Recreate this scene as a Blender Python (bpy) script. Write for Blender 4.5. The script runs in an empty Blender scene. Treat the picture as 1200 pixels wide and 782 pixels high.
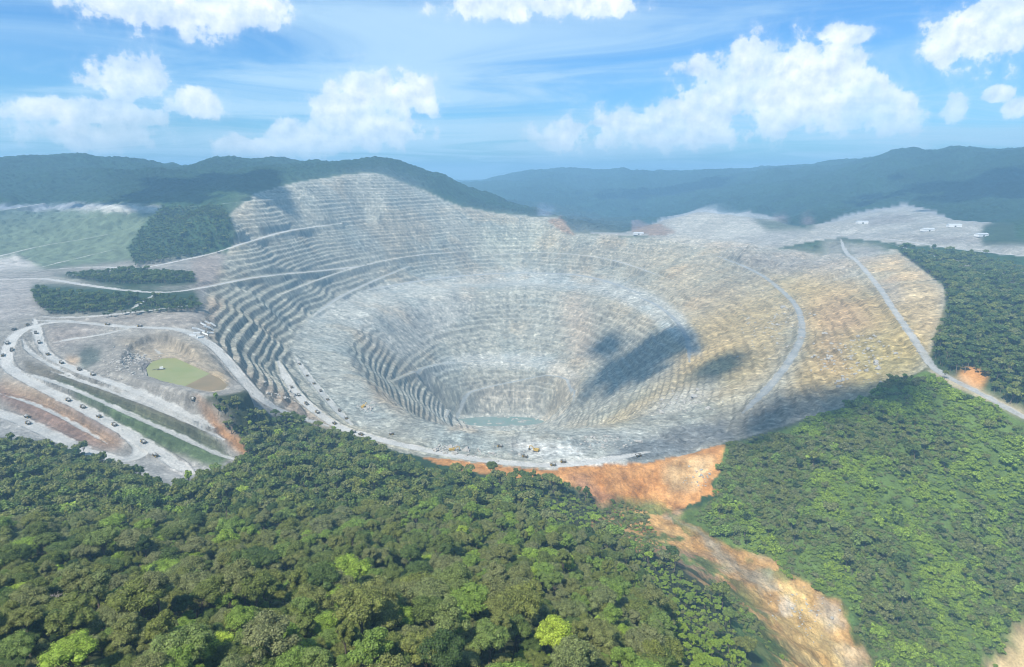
import bpy, math, random, time
import numpy as np
T0 = time.time()
R = math.radians
rng = np.random.default_rng(7)
random.seed(7)
scene = bpy.context.scene
col = scene.collection

# ------------------------------------------------------------------ camera
CAM_H = 430.0
PITCH = R(13.4)
FOC = 782.0                      # focal length in pixels of the 1200 px wide photograph
cam_d = bpy.data.cameras.new('camera'); cam = bpy.data.objects.new('camera', cam_d); col.objects.link(cam)
cam_d.sensor_width = 36.0; cam_d.lens = 36.0 * FOC / 1200.0
cam_d.clip_start = 1.0; cam_d.clip_end = 80000.0
cam.location = (0, 0, CAM_H); cam.rotation_euler = (R(90) - PITCH, 0, 0)
scene.camera = cam

# ------------------------------------------------------------------ sun, sky, exposure
SUN_EL, SUN_AZ = R(54), R(-142)              # azimuth clockwise from +Y
SUN_DIR = np.array([math.sin(SUN_AZ) * math.cos(SUN_EL), math.cos(SUN_AZ) * math.cos(SUN_EL), math.sin(SUN_EL)])
sun_d = bpy.data.lights.new('sun', 'SUN'); sun = bpy.data.objects.new('sun', sun_d); col.objects.link(sun)
sun_d.energy = 5.0; sun_d.angle = R(0.55); sun_d.color = (1.0, 0.95, 0.87)
from mathutils import Vector
sun.rotation_euler = Vector(tuple(SUN_DIR)).to_track_quat('Z', 'Y').to_euler()
sun.location = (0, 0, 3000)
vs = scene.view_settings
vs.view_transform = 'Standard'; vs.look = 'None'; vs.exposure = 0.5; vs.gamma = 1.0; vs.use_curve_mapping = False
scene.cycles.use_denoising = True; scene.cycles.filter_width = 1.05
scene.cycles.max_bounces = 5; scene.cycles.diffuse_bounces = 2; scene.cycles.glossy_bounces = 1
scene.cycles.transmission_bounces = 2; scene.cycles.volume_bounces = 0; scene.cycles.transparent_max_bounces = 4


class NT:
    """small helper to write node trees"""
    def __init__(self, tree):
        self.t = tree; tree.nodes.clear()
    def n(self, typ, ins=None, **props):
        nd = self.t.nodes.new(typ)
        for k, v in props.items(): setattr(nd, k, v)
        for k, v in (ins or {}).items():
            s = nd.inputs[k]
            if isinstance(v, bpy.types.NodeSocket): self.t.links.new(v, s)
            else: s.default_value = v
        return nd
    def m(self, op, a, b=0.0, c=0.0, clamp=False):
        return self.n('ShaderNodeMath', {0: a, 1: b, 2: c}, operation=op, use_clamp=clamp).outputs[0]
    def v(self, op, a, b=(0, 0, 0), c=(0, 0, 0)):
        return self.n('ShaderNodeVectorMath', {0: a, 1: b, 2: c}, operation=op).outputs[0]
    def mix(self, f, a, b, blend='MIX'):
        nd = self.n('ShaderNodeMix', {0: f}, data_type='RGBA', blend_type=blend)
        for k, v in ((6, a), (7, b)):
            if isinstance(v, bpy.types.NodeSocket): self.t.links.new(v, nd.inputs[k])
            else: nd.inputs[k].default_value = (*v, 1) if len(v) == 3 else v
        return nd.outputs[2]
    def noise(self, vec, scale, detail=3.0, rough=0.5, dist=0.0):
        return self.n('ShaderNodeTexNoise', {'Vector': vec, 'Scale': scale, 'Detail': detail, 'Roughness': rough, 'Distortion': dist}).outputs[0]
    def smooth(self, x, a, b, lo=0.0, hi=1.0):
        nd = self.n('ShaderNodeMapRange', {0: x, 1: a, 2: b, 3: lo, 4: hi}, interpolation_type='SMOOTHSTEP')
        return nd.outputs[0]
    def link(self, a, b): self.t.links.new(a, b)


def px_dir(px, py):
    px = np.asarray(px, float); py = np.asarray(py, float)
    a, b = (px - 600.0) / FOC, (391.0 - py) / FOC
    return a, math.cos(PITCH) + b * math.sin(PITCH), -math.sin(PITCH) + b * math.cos(PITCH)


def px_azel(px, py):
    x, y, z = px_dir(px, py)
    return np.arctan2(x, y), np.arctan2(z, np.hypot(x, y))


def project(x, y, z):
    dz = z - CAM_H
    f = np.maximum(y * math.cos(PITCH) - dz * math.sin(PITCH), 1e-3)
    u = y * math.sin(PITCH) + dz * math.cos(PITCH)
    return 600.0 + FOC * x / f, 391.0 - FOC * u / f


def build_world():
    w = bpy.data.worlds.new('World'); scene.world = w; w.use_nodes = True
    N = NT(w.node_tree)
    sky = N.n('ShaderNodeTexSky', sky_type='NISHITA', sun_disc=False, sun_elevation=SUN_EL, sun_rotation=SUN_AZ,
              altitude=200.0, air_density=1.0, dust_density=1.0, ozone_density=3.0)
    d = N.n('ShaderNodeTexCoord').outputs['Generated']
    sep = N.n('ShaderNodeSeparateXYZ', {0: d})
    sx, sy, sz = sep.outputs
    az = N.m('MULTIPLY', N.m('ARCTAN2', sx, sy), 57.29578)
    el = N.m('MULTIPLY', N.m('ARCSINE', sz), 57.29578)
    azw = N.m('WRAP', az, 46.0, -46.0)                  # the same kind of clouds go on all round the horizon
    base = N.n('ShaderNodeCombineXYZ', {0: azw, 1: el, 2: 0.0}).outputs[0]
    # billowing displacement of the cloud outlines
    def field(vec):
        n1 = N.n('ShaderNodeTexNoise', {'Vector': vec, 'Scale': 0.46, 'Detail': 8.0, 'Roughness': 0.60}, noise_dimensions='2D').outputs[0]
        vo = N.n('ShaderNodeTexVoronoi', {'Vector': N.v('ADD', vec, N.v('SCALE', N.n('ShaderNodeTexNoise', {'Vector': vec, 'Scale': 0.9, 'Detail': 2.0}, noise_dimensions='2D').outputs[1], (0, 0, 0))), 'Scale': 0.75, 'Smoothness': 0.4},
                 voronoi_dimensions='2D', feature='SMOOTH_F1').outputs[0]
        return n1, vo
    def lobes(vec, lst):
        acc = None
        for (px, py, rx, ry) in lst:
            a, e = px_azel(px, py); a = math.degrees(a); e = math.degrees(e)
            rx_, ry_ = rx / FOC * 57.3, ry / FOC * 57.3
            q = N.n('ShaderNodeVectorMath', {0: vec, 1: (1 / rx_, 1 / ry_, 0), 2: (-a / rx_, -e / ry_, 0)}, operation='MULTIPLY_ADD').outputs[0]
            ln = N.n('ShaderNodeVectorMath', {0: q}, operation='LENGTH').outputs[1]
            acc = ln if acc is None else N.m('SMOOTH_MIN', acc, ln, 0.12)
        return acc
    n1, vo = field(base)
    wob = N.m('ADD', N.m('MULTIPLY', N.m('SUBTRACT', n1, 0.5), 2.1), N.m('MULTIPLY', N.m('SUBTRACT', vo, 0.45), 0.30))
    n2 = N.n('ShaderNodeTexNoise', {'Vector': N.v('ADD', base, (0.35, -0.55, 0)), 'Scale': 0.46, 'Detail': 8.0, 'Roughness': 0.60}, noise_dimensions='2D').outputs[0]
    BIG = [(865, 92, 60, 34), (915, 82, 62, 38), (965, 92, 50, 34), (1000, 88, 26, 26), (925, 118, 90, 34), (985, 125, 60, 26),
           (775, 148, 60, 26), (735, 150, 46, 22), (820, 152, 52, 22), (660, 160, 34, 20), (1040, 132, 34, 22),
           (1148, 40, 44, 30), (1192, 22, 50, 42), (1116, 131, 12, 13), (1170, 110, 10, 8), (1198, 128, 14, 10),
           (418, 122, 42, 34), (460, 114, 46, 26), (497, 116, 24, 22), (395, 140, 34, 26), (360, 162, 60, 20), (300, 172, 48, 16), (430, 150, 60, 26),
           (150, 92, 34, 24), (168, 96, 26, 20), (130, 98, 20, 14), (48, 126, 36, 12), (120, 134, 60, 14), (228, 122, 34, 16), (110, 160, 60, 16),
           (210, 16, 90, 22), (270, 12, 60, 20), (590, 8, 70, 16), (700, 6, 50, 12), (990, 40, 36, 10)]
    L = lobes(base, BIG)
    dens = N.m('SUBTRACT', N.m('SUBTRACT', 1.0, L), wob)
    cov = N.m('MULTIPLY', N.m('ADD', N.m('MULTIPLY', N.smooth(dens, -0.06, 0.26), .56), N.m('MULTIPLY', N.smooth(dens, -0.42, 0.75), .44)), N.m('MULTIPLY', N.smooth(el, 0.0, 8.0, 0.62, 1.0), N.smooth(N.n('ShaderNodeTexNoise', {'Vector': N.v('ADD', base, (31, 7, 0)), 'Scale': 0.16, 'Detail': 4.0, 'Roughness': 0.6}, noise_dimensions='2D').outputs[0],   .36, .56, .72, 1.0)))
    # bright where the puff faces the sun, greyer within and below
    lit = N.m('ADD', N.m('MULTIPLY', N.m('SUBTRACT', n1, n2), 2.0), N.m('MULTIPLY', N.m('SUBTRACT', 0.45, vo), 0.25))
    lit = N.m('ADD', lit, 0.62, clamp=True)
    ccol = N.mix(lit, (5.4, 6.5, 7.8), (10.2, 10.3, 10.4))
    # thin veil of high cloud, on a plane overhead so that it recedes to the horizon
    inv = N.m('DIVIDE', 1.0, N.m('MAXIMUM', N.m('ADD', sz, 0.06), 0.02))
    pl = N.n('ShaderNodeCombineXYZ', {0: N.m('MULTIPLY', sx, inv), 1: N.m('MULTIPLY', sy, inv), 2: 0.0}).outputs[0]
    pl = N.v('MULTIPLY', pl, (0.42, 0.55, 1))
    ve = N.n('ShaderNodeTexNoise', {'Vector': pl, 'Scale': 1.0, 'Detail': 6.0, 'Roughness': 0.6, 'Distortion': 0.6}, noise_dimensions='2D').outputs[0]
    veil = N.m('MULTIPLY', N.smooth(ve, 0.32, 0.66), 0.78)
    skyc = N.mix(1.0, sky.outputs[0], (0.54, 0.95, 1.30), 'MULTIPLY')
    c1 = N.mix(veil, skyc, (4.8, 6.8, 8.4))
    up = N.smooth(el, -1.0, 1.5)
    c2 = N.mix(N.m('MULTIPLY', N.m('MULTIPLY', cov, up), 0.94), c1, ccol)
    bg = N.n('ShaderNodeBackground', {'Color': c2, 'Strength': 0.09})
    out = N.n('ShaderNodeOutputWorld'); N.link(bg.outputs[0], out.inputs[0])
build_world()

# ------------------------------------------------------------------ numeric helpers
def _hash(ix, iy, s):
    h = (ix.astype(np.int64) * 374761393 + iy.astype(np.int64) * 668265263 + s * 974711) & 0x7fffffff
    h = ((h ^ (h >> 13)) * 1274126177) & 0x7fffffff
    return ((h ^ (h >> 16)) & 0xffff) / 65535.0

def vnoise(x, y, s=0):
    ix = np.floor(x); iy = np.floor(y); fx = x - ix; fy = y - iy
    fx = fx * fx * (3 - 2 * fx); fy = fy * fy * (3 - 2 * fy)
    a = _hash(ix, iy, s); b = _hash(ix + 1, iy, s); c = _hash(ix, iy + 1, s); d = _hash(ix + 1, iy + 1, s)
    return (a + (b - a) * fx) + ((c + (d - c) * fx) - (a + (b - a) * fx)) * fy

def fbm(x, y, o=4, s=0, g=0.5):
    t = 0; amp = 1.0; tot = 0
    for k in range(o):
        t = t + amp * vnoise(x * 2 ** k + 17.3 * k, y * 2 ** k - 9.1 * k, s + k); tot += amp; amp *= g
    return t / tot

def sstep(a, b, x):
    t = np.clip((x - a) / (b - a), 0, 1); return t * t * (3 - 2 * t)

# a canvas in the photograph's pixels (half resolution, with margins) on which ground cover is drawn before it is fixed to the terrain
CX0, CY0, CX1, CY1, CS = -420, -60, 1620, 1060, 2.0
CW, CHT = int((CX1 - CX0) / CS), int((CY1 - CY0) / CS)

def raster(poly):
    m = np.zeros((CHT, CW), np.float32)
    P = (np.array(poly, float) - (CX0, CY0)) / CS
    x0, y0 = np.maximum(np.floor(P.min(0)).astype(int), 0); x1, y1 = np.ceil(P.max(0)).astype(int) + 1
    x1, y1 = min(x1, CW), min(y1, CHT)
    if x1 <= x0 or y1 <= y0: return m
    X, Y = np.meshgrid(np.arange(x0, x1) + .5, np.arange(y0, y1) + .5)
    ins = np.zeros(X.shape, bool)
    for (ax, ay), (bx, by) in zip(P, np.roll(P, -1, 0)):
        if ay == by: continue
        c = ((ay > Y) != (by > Y)) & (X < (bx - ax) * (Y - ay) / (by - ay) + ax)
        ins ^= c
    m[y0:y1, x0:x1] = ins
    return m

def blur(m, r):
    k = int(round(r / CS))
    if k < 1: return m
    for _ in range(2):
        for ax in (0, 1):
            pad = [(0, 0), (0, 0)]; pad[ax] = (k + 1, k)
            c = np.cumsum(np.pad(m, pad, mode='edge'), axis=ax)
            hi = np.take(c, np.arange(2 * k + 1, c.shape[ax]), axis=ax); lo = np.take(c, np.arange(0, c.shape[ax] - 2 * k - 1), axis=ax)
            m = (hi - lo) / (2 * k + 1)
    return m

def sample(m, px, py):
    fx = np.clip((px - CX0) / CS - .5, 0, CW - 1.001); fy = np.clip((py - CY0) / CS - .5, 0, CHT - 1.001)
    ix = fx.astype(int); iy = fy.astype(int); fx = fx - ix; fy = fy - iy
    if m.ndim == 3: fx = fx[..., None]; fy = fy[..., None]
    return (m[iy, ix] * (1 - fx) + m[iy, ix + 1] * fx) * (1 - fy) + (m[iy + 1, ix] * (1 - fx) + m[iy + 1, ix + 1] * fx) * fy

# ------------------------------------------------------------------ the lie of the land
# ('p', px, py, z): the ground at height z along that sight line; ('d', px, py, d): d metres out; ('w', x, y, z)
C = []
def P(*rows):
    for px, py, z in rows: C.append(('p', px, py, z))
def D(*rows):
    for px, py, d in rows: C.append(('d', px, py, d))
def W(*rows):
    for x, y, z in rows: C.append(('w', x, y, z))
# ring bench of the pit: outer foot
P((640, 541, 0), (580, 535, 0), (520, 524, 0), (465, 511, 0), (425, 498, 0), (392, 480, 0), (366, 458, 0), (346, 434, 0), (338, 412, 0), (346, 392, 0),
  (366, 371, 0), (400, 351, 0), (440, 336, 0), (500, 325, 0), (560, 319, 0), (620, 317, 0), (680, 321, 0), (730, 331, 0), (770, 348, 0), (798, 368, 0), (818, 395, 0), (822, 415, 0))
# front rim
P((400, 513, 14), (450, 524, 10), (500, 536, 7), (560, 546, 4), (640, 552, 3), (700, 549, 3), (760, 541, 5), (800, 532, 10), (850, 519, 22), (900, 505, 40), (950, 489, 58),
  (1000, 472, 78), (1045, 450, 100))
# inner edge of the bench
P((640, 505, -3), (590, 504, -3), (540, 502, -3), (500, 496, -4), (478, 486, -5), (450, 464, -6), (428, 441, -7), (412, 418, -7), (407, 403, -7), (418, 385, -6), (440, 366, -5),
  (470, 353, -4), (520, 343, -4), (570, 337, -4), (620, 335, -4), (680, 340, -4), (725, 351, -4), (757, 368, -6), (780, 388, -8), (700, 506, -3), (760, 512, 0), (810, 512, 4), (690, 530, 0), (600, 522, 0), (480, 505, -2), (420, 465, -2), (380, 425, -3))
# inner pit: first wall, inner ramp ring, lake
P((455, 446, -112), (470, 436, -132), (500, 455, -190), (520, 421, -165), (560, 416, -183), (600, 415, -184), (640, 420, -184), (672, 436, -182), (682, 455, -178))
P((500, 442, -172), (530, 432, -184), (560, 428, -188), (600, 427, -189), (640, 432, -189), (662, 446, -190))
P((525, 448, -213), (560, 440, -211), (610, 440, -211), (645, 452, -224), (560, 460, -249), (610, 460, -250))
P((500, 478, -180), (515, 488, -230), (545, 492, -298), (560, 489, -310), (590, 488, -310), (620, 488, -310), (640, 490, -302), (590, 477, -286))
P((560, 380, -107), (620, 378, -106), (680, 385, -102), (500, 390, -104), (450, 402, -75), (730, 405, -98), (700, 440, -170), (735, 440, -120), (760, 425, -80))
P((700, 480, -150), (740, 472, -95), (670, 490, -235), (780, 462, -45), (740, 496, -15), (700, 497, -25), (820, 450, -5), (840, 480, 10), (800, 490, 2))
W((0, 1300, -150), (0, 1500, -265), (-60, 1700, -310), (-60, 1860, -312), (-150, 1350, -125), (100, 1350, -150), (120, 1550, -240), (-180, 1550, -220), (-60, 1960, -312))
# left wall and rim road
P((338, 483, 32), (318, 470, 50), (300, 452, 72), (280, 430, 95), (262, 410, 118), (240, 392, 140), (238, 370, 155), (235, 350, 165), (244, 330, 172), (262, 310, 180), (225, 385, 143))
P((300, 400, 78), (290, 370, 112), (300, 345, 125), (330, 325, 120), (370, 310, 110), (310, 430, 45), (340, 455, 12))
P((300, 290, 188), (360, 275, 200), (430, 262, 220), (330, 305, 150), (420, 300, 110), (500, 285, 130), (560, 280, 130), (620, 280, 125))
D((300, 228, 2650), (350, 215, 2950), (400, 206, 3180), (440, 203, 3280), (490, 222, 3400), (540, 243, 3380), (600, 253, 3360), (655, 256, 3320), (672, 274, 3150), (715, 276, 3050), (760, 279, 2980),
  (270, 255, 2350), (300, 255, 2480), (380, 240, 2880), (450, 235, 3060), (520, 262, 3220))
# right walls
P((885, 315, 110), (915, 340, 90), (935, 365, 80), (940, 390, 75), (930, 415, 65), (905, 450, 45), (870, 485, 25), (840, 505, 12))
P((820, 340, 62), (860, 370, 45), (870, 410, 35), (850, 445, 18), (780, 320, 70), (850, 310, 105), (800, 290, 135), (720, 300, 80), (680, 295, 90), (900, 300, 135), (945, 300, 148))
P((985, 280, 185), (1005, 305, 165), (1030, 335, 150), (1060, 380, 138), (1080, 410, 128), (1095, 432, 120), (1130, 450, 112), (1200, 492, 90))
P((980, 360, 110), (1000, 400, 105), (990, 440, 88), (960, 330, 120), (960, 400, 90), (940, 455, 65))
P((1050, 292, 190), (1080, 312, 182), (1106, 335, 175), (1108, 355, 162), (1098, 380, 150), (1092, 410, 135), (1060, 330, 162))
P((1200, 400, 140), (1200, 330, 170), (1150, 300, 185), (1200, 440, 118), (1150, 420, 128), (1300, 400, 140), (1300, 500, 90), (1150, 350, 165), (1250, 310, 185))
D((1000, 262, 3100), (1050, 250, 3400), (1120, 262, 3000), (1190, 285, 2500), (1060, 275, 2700), (1150, 255, 3300), (940, 275, 2750), (880, 280, 2600))
# pale waste dump beyond the pit
D((740, 270, 3300), (780, 256, 3350), (820, 246, 3420), (860, 250, 3480), (910, 256, 3550), (960, 262, 3500), (780, 275, 3050), (840, 270, 3100), (900, 272, 3050), (820, 262, 4100), (740, 268, 4200), (900, 262, 4300))
# left works area
P((210, 436, 119), (180, 436, 119), (250, 452, 117), (100, 380, 150), (150, 378, 150), (0, 400, 140), (0, 340, 160), (0, 450, 100), (0, 500, 65), (50, 500, 66), (100, 505, 64), (160, 530, 55), (215, 555, 45), (110, 530, 58),
  (250, 500, 78), (275, 535, 48), (200, 470, 97), (100, 430, 112), (60, 410, 125), (130, 425, 121), (200, 400, 132), (40, 470, 88), (150, 480, 86), (100, 460, 97), (40, 380, 148), (200, 500, 75), (230, 520, 62), (280, 470, 92), (250, 470, 105))
P((40, 345, 163), (120, 350, 165), (200, 350, 166), (150, 325, 172), (60, 320, 168), (220, 325, 175), (0, 320, 165), (150, 300, 190), (240, 300, 188), (80, 300, 185), (0, 300, 185))
P((150, 270, 245), (60, 270, 245), (0, 270, 245), (220, 270, 245), (130, 243, 320), (0, 238, 325), (60, 236, 325), (190, 245, 318), (240, 245, 322))
P((-120, 400, 135), (-120, 330, 165), (-120, 470, 90), (-120, 270, 245), (-120, 240, 320))
# mountains
D((-150, 190, 4600), (0, 188, 4400), (60, 186, 4400), (120, 179, 4300), (200, 186, 4200), (290, 190, 4000), (350, 183, 3800), (400, 175, 3700), (435, 172, 3650), (470, 183, 3650), (520, 210, 3720), (580, 231, 3750), (640, 246, 3780), (690, 266, 3700))
D((0, 222, 3300), (100, 222, 3300), (200, 222, 3100), (260, 215, 3000), (30, 205, 3900), (160, 205, 3700), (250, 202, 3600))
D((640, 255, 4300), (700, 262, 4800), (720, 255, 5600), (600, 240, 4600))
W((-600, 4700, 330), (-1500, 5200, 330), (-2600, 5200, 330), (-3600, 5500, 330), (200, 4600, 180), (-200, 4400, 220))
D((570, 216, 9500), (610, 203, 9200), (660, 195, 9000), (720, 197, 9000), (790, 204, 9000), (850, 202, 9000), (900, 196, 8500), (700, 225, 7000), (800, 228, 6500))
D((930, 196, 6700), (965, 188, 6300), (1010, 183, 6000), (1060, 178, 5700), (1110, 181, 5500), (1160, 183, 5300), (1200, 179, 5200), (1300, 176, 5200), (1450, 178, 5200),
  (880, 205, 7000), (850, 230, 5500), (940, 225, 5000), (1000, 215, 4900), (1100, 225, 4400), (1180, 222, 4200), (1250, 225, 4200), (960, 250, 4000), (900, 246, 4600))
W((-4000, 9500, 350), (-1500, 12500, 300), (3000, 12500, 300), (5000, 9000, 350), (7000, 7000, 350), (-9000, 9000, 350), (9000, 11000, 350), (0, 14000, 300))
# forested spur below the camera, the ravine and the hillside opposite
P((0, 782, 285), (0, 700, 225), (0, 620, 145), (0, 560, 95), (0, 525, 72), (-150, 782, 290), (-150, 620, 150), (-150, 530, 75), (150, 782, 275), (150, 700, 220), (150, 620, 135), (150, 575, 72))
P((300, 782, 265), (300, 700, 212), (300, 620, 130), (300, 560, 66), (250, 560, 55), (330, 510, 30), (370, 515, 25), (450, 782, 262), (450, 700, 202), (450, 620, 110), (450, 560, 40), (450, 535, 15))
P((600, 782, 252), (600, 700, 188), (600, 640, 112), (600, 585, 40), (600, 560, 8), (680, 782, 232), (680, 700, 165), (680, 640, 80), (680, 600, 15), (750, 782, 195), (750, 700, 112), (750, 655, 35))
P((850, 782, 90), (850, 720, 10), (800, 720, 65), (800, 670, 0), (900, 782, 20), (930, 760, -55), (990, 790, -95), (950, 720, -75), (880, 655, -55), (800, 612, -38), (730, 608, -32), (760, 570, -18), (700, 562, -6), (1000, 820, -110), (690, 575, -8))
P((820, 570, -10), (850, 545, 6), (880, 600, -15), (900, 560, 5), (950, 620, -22), (950, 530, 32), (1000, 600, -2), (1000, 690, -62), (1000, 520, 55), (1060, 780, -100), (1050, 460, 98), (1100, 520, 52), (1100, 600, -8), (1100, 700, -62),
  (1200, 782, -112), (1200, 700, -70), (1200, 600, -12), (1200, 540, 50), (1100, 782, -105), (1350, 782, -110), (1350, 600, 0))
W((0, 0, 292), (-200, 0, 305), (-500, 100, 300), (200, 0, 225), (400, 100, 60), (500, 250, -80), (0, 90, 285), (-900, 300, 260), (800, 300, -60))

cp = []
for k, a, b, z in C:
    if k == 'w': az, r, h = math.atan2(a, b) if (a or b) else 0.0, max(math.hypot(a, b), 40.0), z
    else:
        az, el = px_azel(a, b); az = float(az); el = float(el)
        if k == 'p': r, h = (z - CAM_H) / math.tan(el), z
        else: r, h = z, CAM_H + z * math.tan(el)
    cp.append((az, math.log(r), h))
cp = np.array(cp)

# polar grid round the camera's foot, finest over the pit
azs = np.concatenate([np.linspace(R(-64), R(-39.2), 42)[:-1], np.linspace(R(-39.2), R(39.2), 770), np.linspace(R(39.2), R(64), 42)[1:]])
rs = [40.0]
while rs[-1] < 15000:
    r = rs[-1]
    rs.append(r + float(np.interp(r, [0, 200, 580, 850, 950, 2400, 3300, 4500, 8000, 15000], [9, 8, 4.2, 3.2, 2.5, 2.7, 3.4, 14, 40, 90])))
rs = np.array(rs); lrs = np.log(rs)
NA, NR = len(azs), len(rs)

def rbf(az, lr):
    d = np.hypot(cp[:, None, 0] - cp[None, :, 0], cp[:, None, 1] - cp[None, :, 1])
    A = d + np.eye(len(cp)) * -0.004
    n = len(cp); Pm = np.c_[np.ones(n), cp[:, :2]]
    M = np.block([[A, Pm], [Pm.T, np.zeros((3, 3))]])
    w = np.linalg.solve(M, np.r_[cp[:, 2], 0, 0, 0])
    out = np.zeros(az.size)
    for s in range(0, az.size, 20000):
        a, l = az[s:s + 20000], lr[s:s + 20000]
        out[s:s + 20000] = np.hypot(a[:, None] - cp[None, :, 0], l[:, None] - cp[None, :, 1]) @ w[:n] + w[n] + a * w[n + 1] + l * w[n + 2]
    return out

ca = np.linspace(azs[0], azs[-1], 320); cl = np.linspace(lrs[0], lrs[-1], 420)
G = rbf(*[q.ravel() for q in np.meshgrid(ca, cl, indexing='ij')]).reshape(320, 420)
def cubic(tab, n, x, lo, hi):
    f = np.clip((x - lo) / (hi - lo) * (n - 1), 1, n - 2.001); i = f.astype(int); t = f - i
    return i, t
def base_h(az, lr):
    i, t = cubic(None, 320, az, ca[0], ca[-1]); j, u = cubic(None, 420, lr, cl[0], cl[-1])
    def wts(t): return (-.5*t + t*t - .5*t**3, 1 - 2.5*t*t + 1.5*t**3, .5*t + 2*t*t - 1.5*t**3, -.5*t*t + .5*t**3)
    wa, wb = wts(t), wts(u); o = 0
    for a in range(4):
        for b in range(4): o = o + wa[a] * wb[b] * G[i + a - 1, j + b - 1]
    return o
for _ in range(1):
    g = np.pad(G, 1, mode='edge'); G = (G * 4 + g[:-2, 1:-1] + g[2:, 1:-1] + g[1:-1, :-2] + g[1:-1, 2:]) / 8

AZ, LR = np.meshgrid(azs, lrs, indexing='ij')
RR = np.exp(LR); X = RR * np.sin(AZ); Y = RR * np.cos(AZ)
Z0 = base_h(AZ.ravel(), LR.ravel()).reshape(NA, NR)
PX, PY = project(X, Y, Z0)
print('base', NA, NR, round(time.time() - T0, 1))

# ------------------------------------------------------------------ ground cover, drawn in the photograph and fixed to the land
FOREST = (0.030, 0.060, 0.022)
GREY, PALE, TAN, YEL = (0.325, 0.318, 0.268), (0.44, 0.43, 0.39), (0.37, 0.31, 0.21), (0.45, 0.345, 0.17)
ORANGE, BROWN, MAUVE = (0.47, 0.225, 0.075), (0.22, 0.155, 0.105), (0.30, 0.275, 0.25)
GRASS, MEADOW = (0.085, 0.135, 0.045), (0.10, 0.135, 0.075)
PIT = [(240, 345), (262, 306), (278, 275), (268, 252), (300, 226), (350, 213), (400, 205), (440, 201), (490, 222), (540, 243), (600, 252), (655, 255), (672, 274), (760, 279),
       (800, 276), (880, 285), (950, 298), (985, 300), (1050, 292), (1106, 335), (1108, 355), (1098, 380), (1090, 420), (1085, 432), (1045, 450), (1000, 472), (950, 489), (900, 505), (850, 520),
       (800, 533), (760, 543), (700, 550), (640, 553), (560, 547), (500, 537), (450, 525), (400, 514), (338, 485), (300, 455), (265, 415), (238, 392)]
BENCH = [(338, 412), (346, 434), (366, 458), (392, 480), (425, 498), (465, 511), (520, 524), (640, 545), (720, 543), (780, 532), (835, 508), (805, 494), (750, 499), (690, 503), (640, 505), (540, 502), (500, 496), (478, 487),
         (450, 465), (428, 442), (408, 405), (418, 382), (366, 371), (346, 392)]
RING = [(346, 392), (366, 370), (400, 350), (440, 335), (500, 324), (560, 318), (620, 316), (680, 320), (730, 330), (770, 347), (798, 367), (818, 394), (822, 416), (802, 412), (780, 388), (757, 368), (725, 351), (680, 340), (620, 335), (570, 337), (520, 343), (470, 353), (440, 366), (418, 386)]
canvas = np.zeros((CHT, CW, 3), np.float32); canvas[:] = FOREST
def paint(poly, c, feather=4, k=1.0):
    m = blur(raster(poly), feather)[..., None] * k
    canvas[:] = canvas * (1 - m) + np.array(c, np.float32) * m
paint([(-420, 318), (0, 315), (60, 314), (240, 298), (300, 300), (360, 500), (330, 520), (285, 545), (225, 575), (150, 560), (100, 535), (0, 520), (-420, 520)], (0.30, 0.28, 0.245), 2)
paint(PIT, GREY, 0)
paint([(672, 274), (760, 277), (820, 290), (900, 292), (985, 278), (1050, 285), (1200, 300), (1620, 330), (1620, 300), (1190, 280), (1188, 262), (1120, 254), (1060, 240), (1000, 252), (940, 268), (910, 254), (860, 249), (822, 245), (775, 257), (735, 271)], (0.37, 0.355, 0.315), 0)
# pit rock, from far to near
paint([(275, 250), (440, 205), (490, 225), (500, 260), (420, 300), (300, 300)], (0.34, 0.34, 0.295), 14, .8)
paint([(520, 260), (655, 262), (760, 285), (820, 300), (800, 345), (680, 312), (560, 312)], (0.35, 0.325, 0.255), 16, .8)
paint([(560, 262), (640, 265), (650, 290), (560, 300)], (0.37, 0.39, 0.32), 10, .6)
paint([(740, 295), (860, 300), (900, 330), (870, 380), (820, 420), (790, 360)], TAN, 16, .8)
paint([(800, 380), (880, 345), (920, 340), (930, 380), (900, 440), (840, 470), (800, 450), (790, 420)], YEL, 12, .8)
paint([(880, 320), (960, 318), (1040, 345), (1100, 350), (1095, 400), (1070, 432), (980, 470), (920, 470), (945, 400), (940, 360)], YEL, 10, .95)
paint([(950, 350), (1000, 340), (1030, 380), (1010, 430), (960, 430)], (0.43, 0.29, 0.17), 14, .7)
paint([(985, 395), (1075, 395), (1080, 430), (1010, 460)], (0.50, 0.40, 0.18), 10, .8)
paint([(1050, 300), (1104, 338), (1098, 380), (1080, 395), (1040, 345), (1010, 312)], (0.50, 0.39, 0.235), 6, .8)
paint([(1020, 330), (1050, 320), (1062, 350), (1045, 362)], MAUVE, 6, .6)
paint([(850, 515), (880, 480), (940, 455), (1010, 455), (1000, 472), (900, 506)], (0.31, 0.255, 0.20), 8, .7)
paint([(840, 290), (990, 300), (1010, 320), (940, 325), (880, 318)], MAUVE, 8, .85)
paint([(985, 283), (1045, 290), (1010, 310)], MAUVE, 4, .8)
paint([(960, 280), (985, 278), (1000, 300), (970, 300)], MAUVE, 4, .6)
paint([(430, 360), (520, 345), (560, 350), (480, 420), (440, 395)], (0.42, 0.40, 0.355), 10, .7)
paint([(395, 385), (425, 368), (440, 380), (415, 395)], (0.42, 0.35, 0.29), 6, .6)
paint([(655, 345), (690, 345), (700, 420), (670, 425)], (0.42, 0.35, 0.27), 8, .7)
paint([(540, 455), (620, 450), (640, 480), (560, 485)], (0.42, 0.375, 0.31), 8, .6)
paint([(700, 345), (790, 360), (770, 395), (720, 380)], (0.40, 0.345, 0.25), 8, .6)
paint([(690, 500), (760, 455), (860, 400), (870, 412), (780, 470), (720, 505)], YEL, 6, .55)
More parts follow.
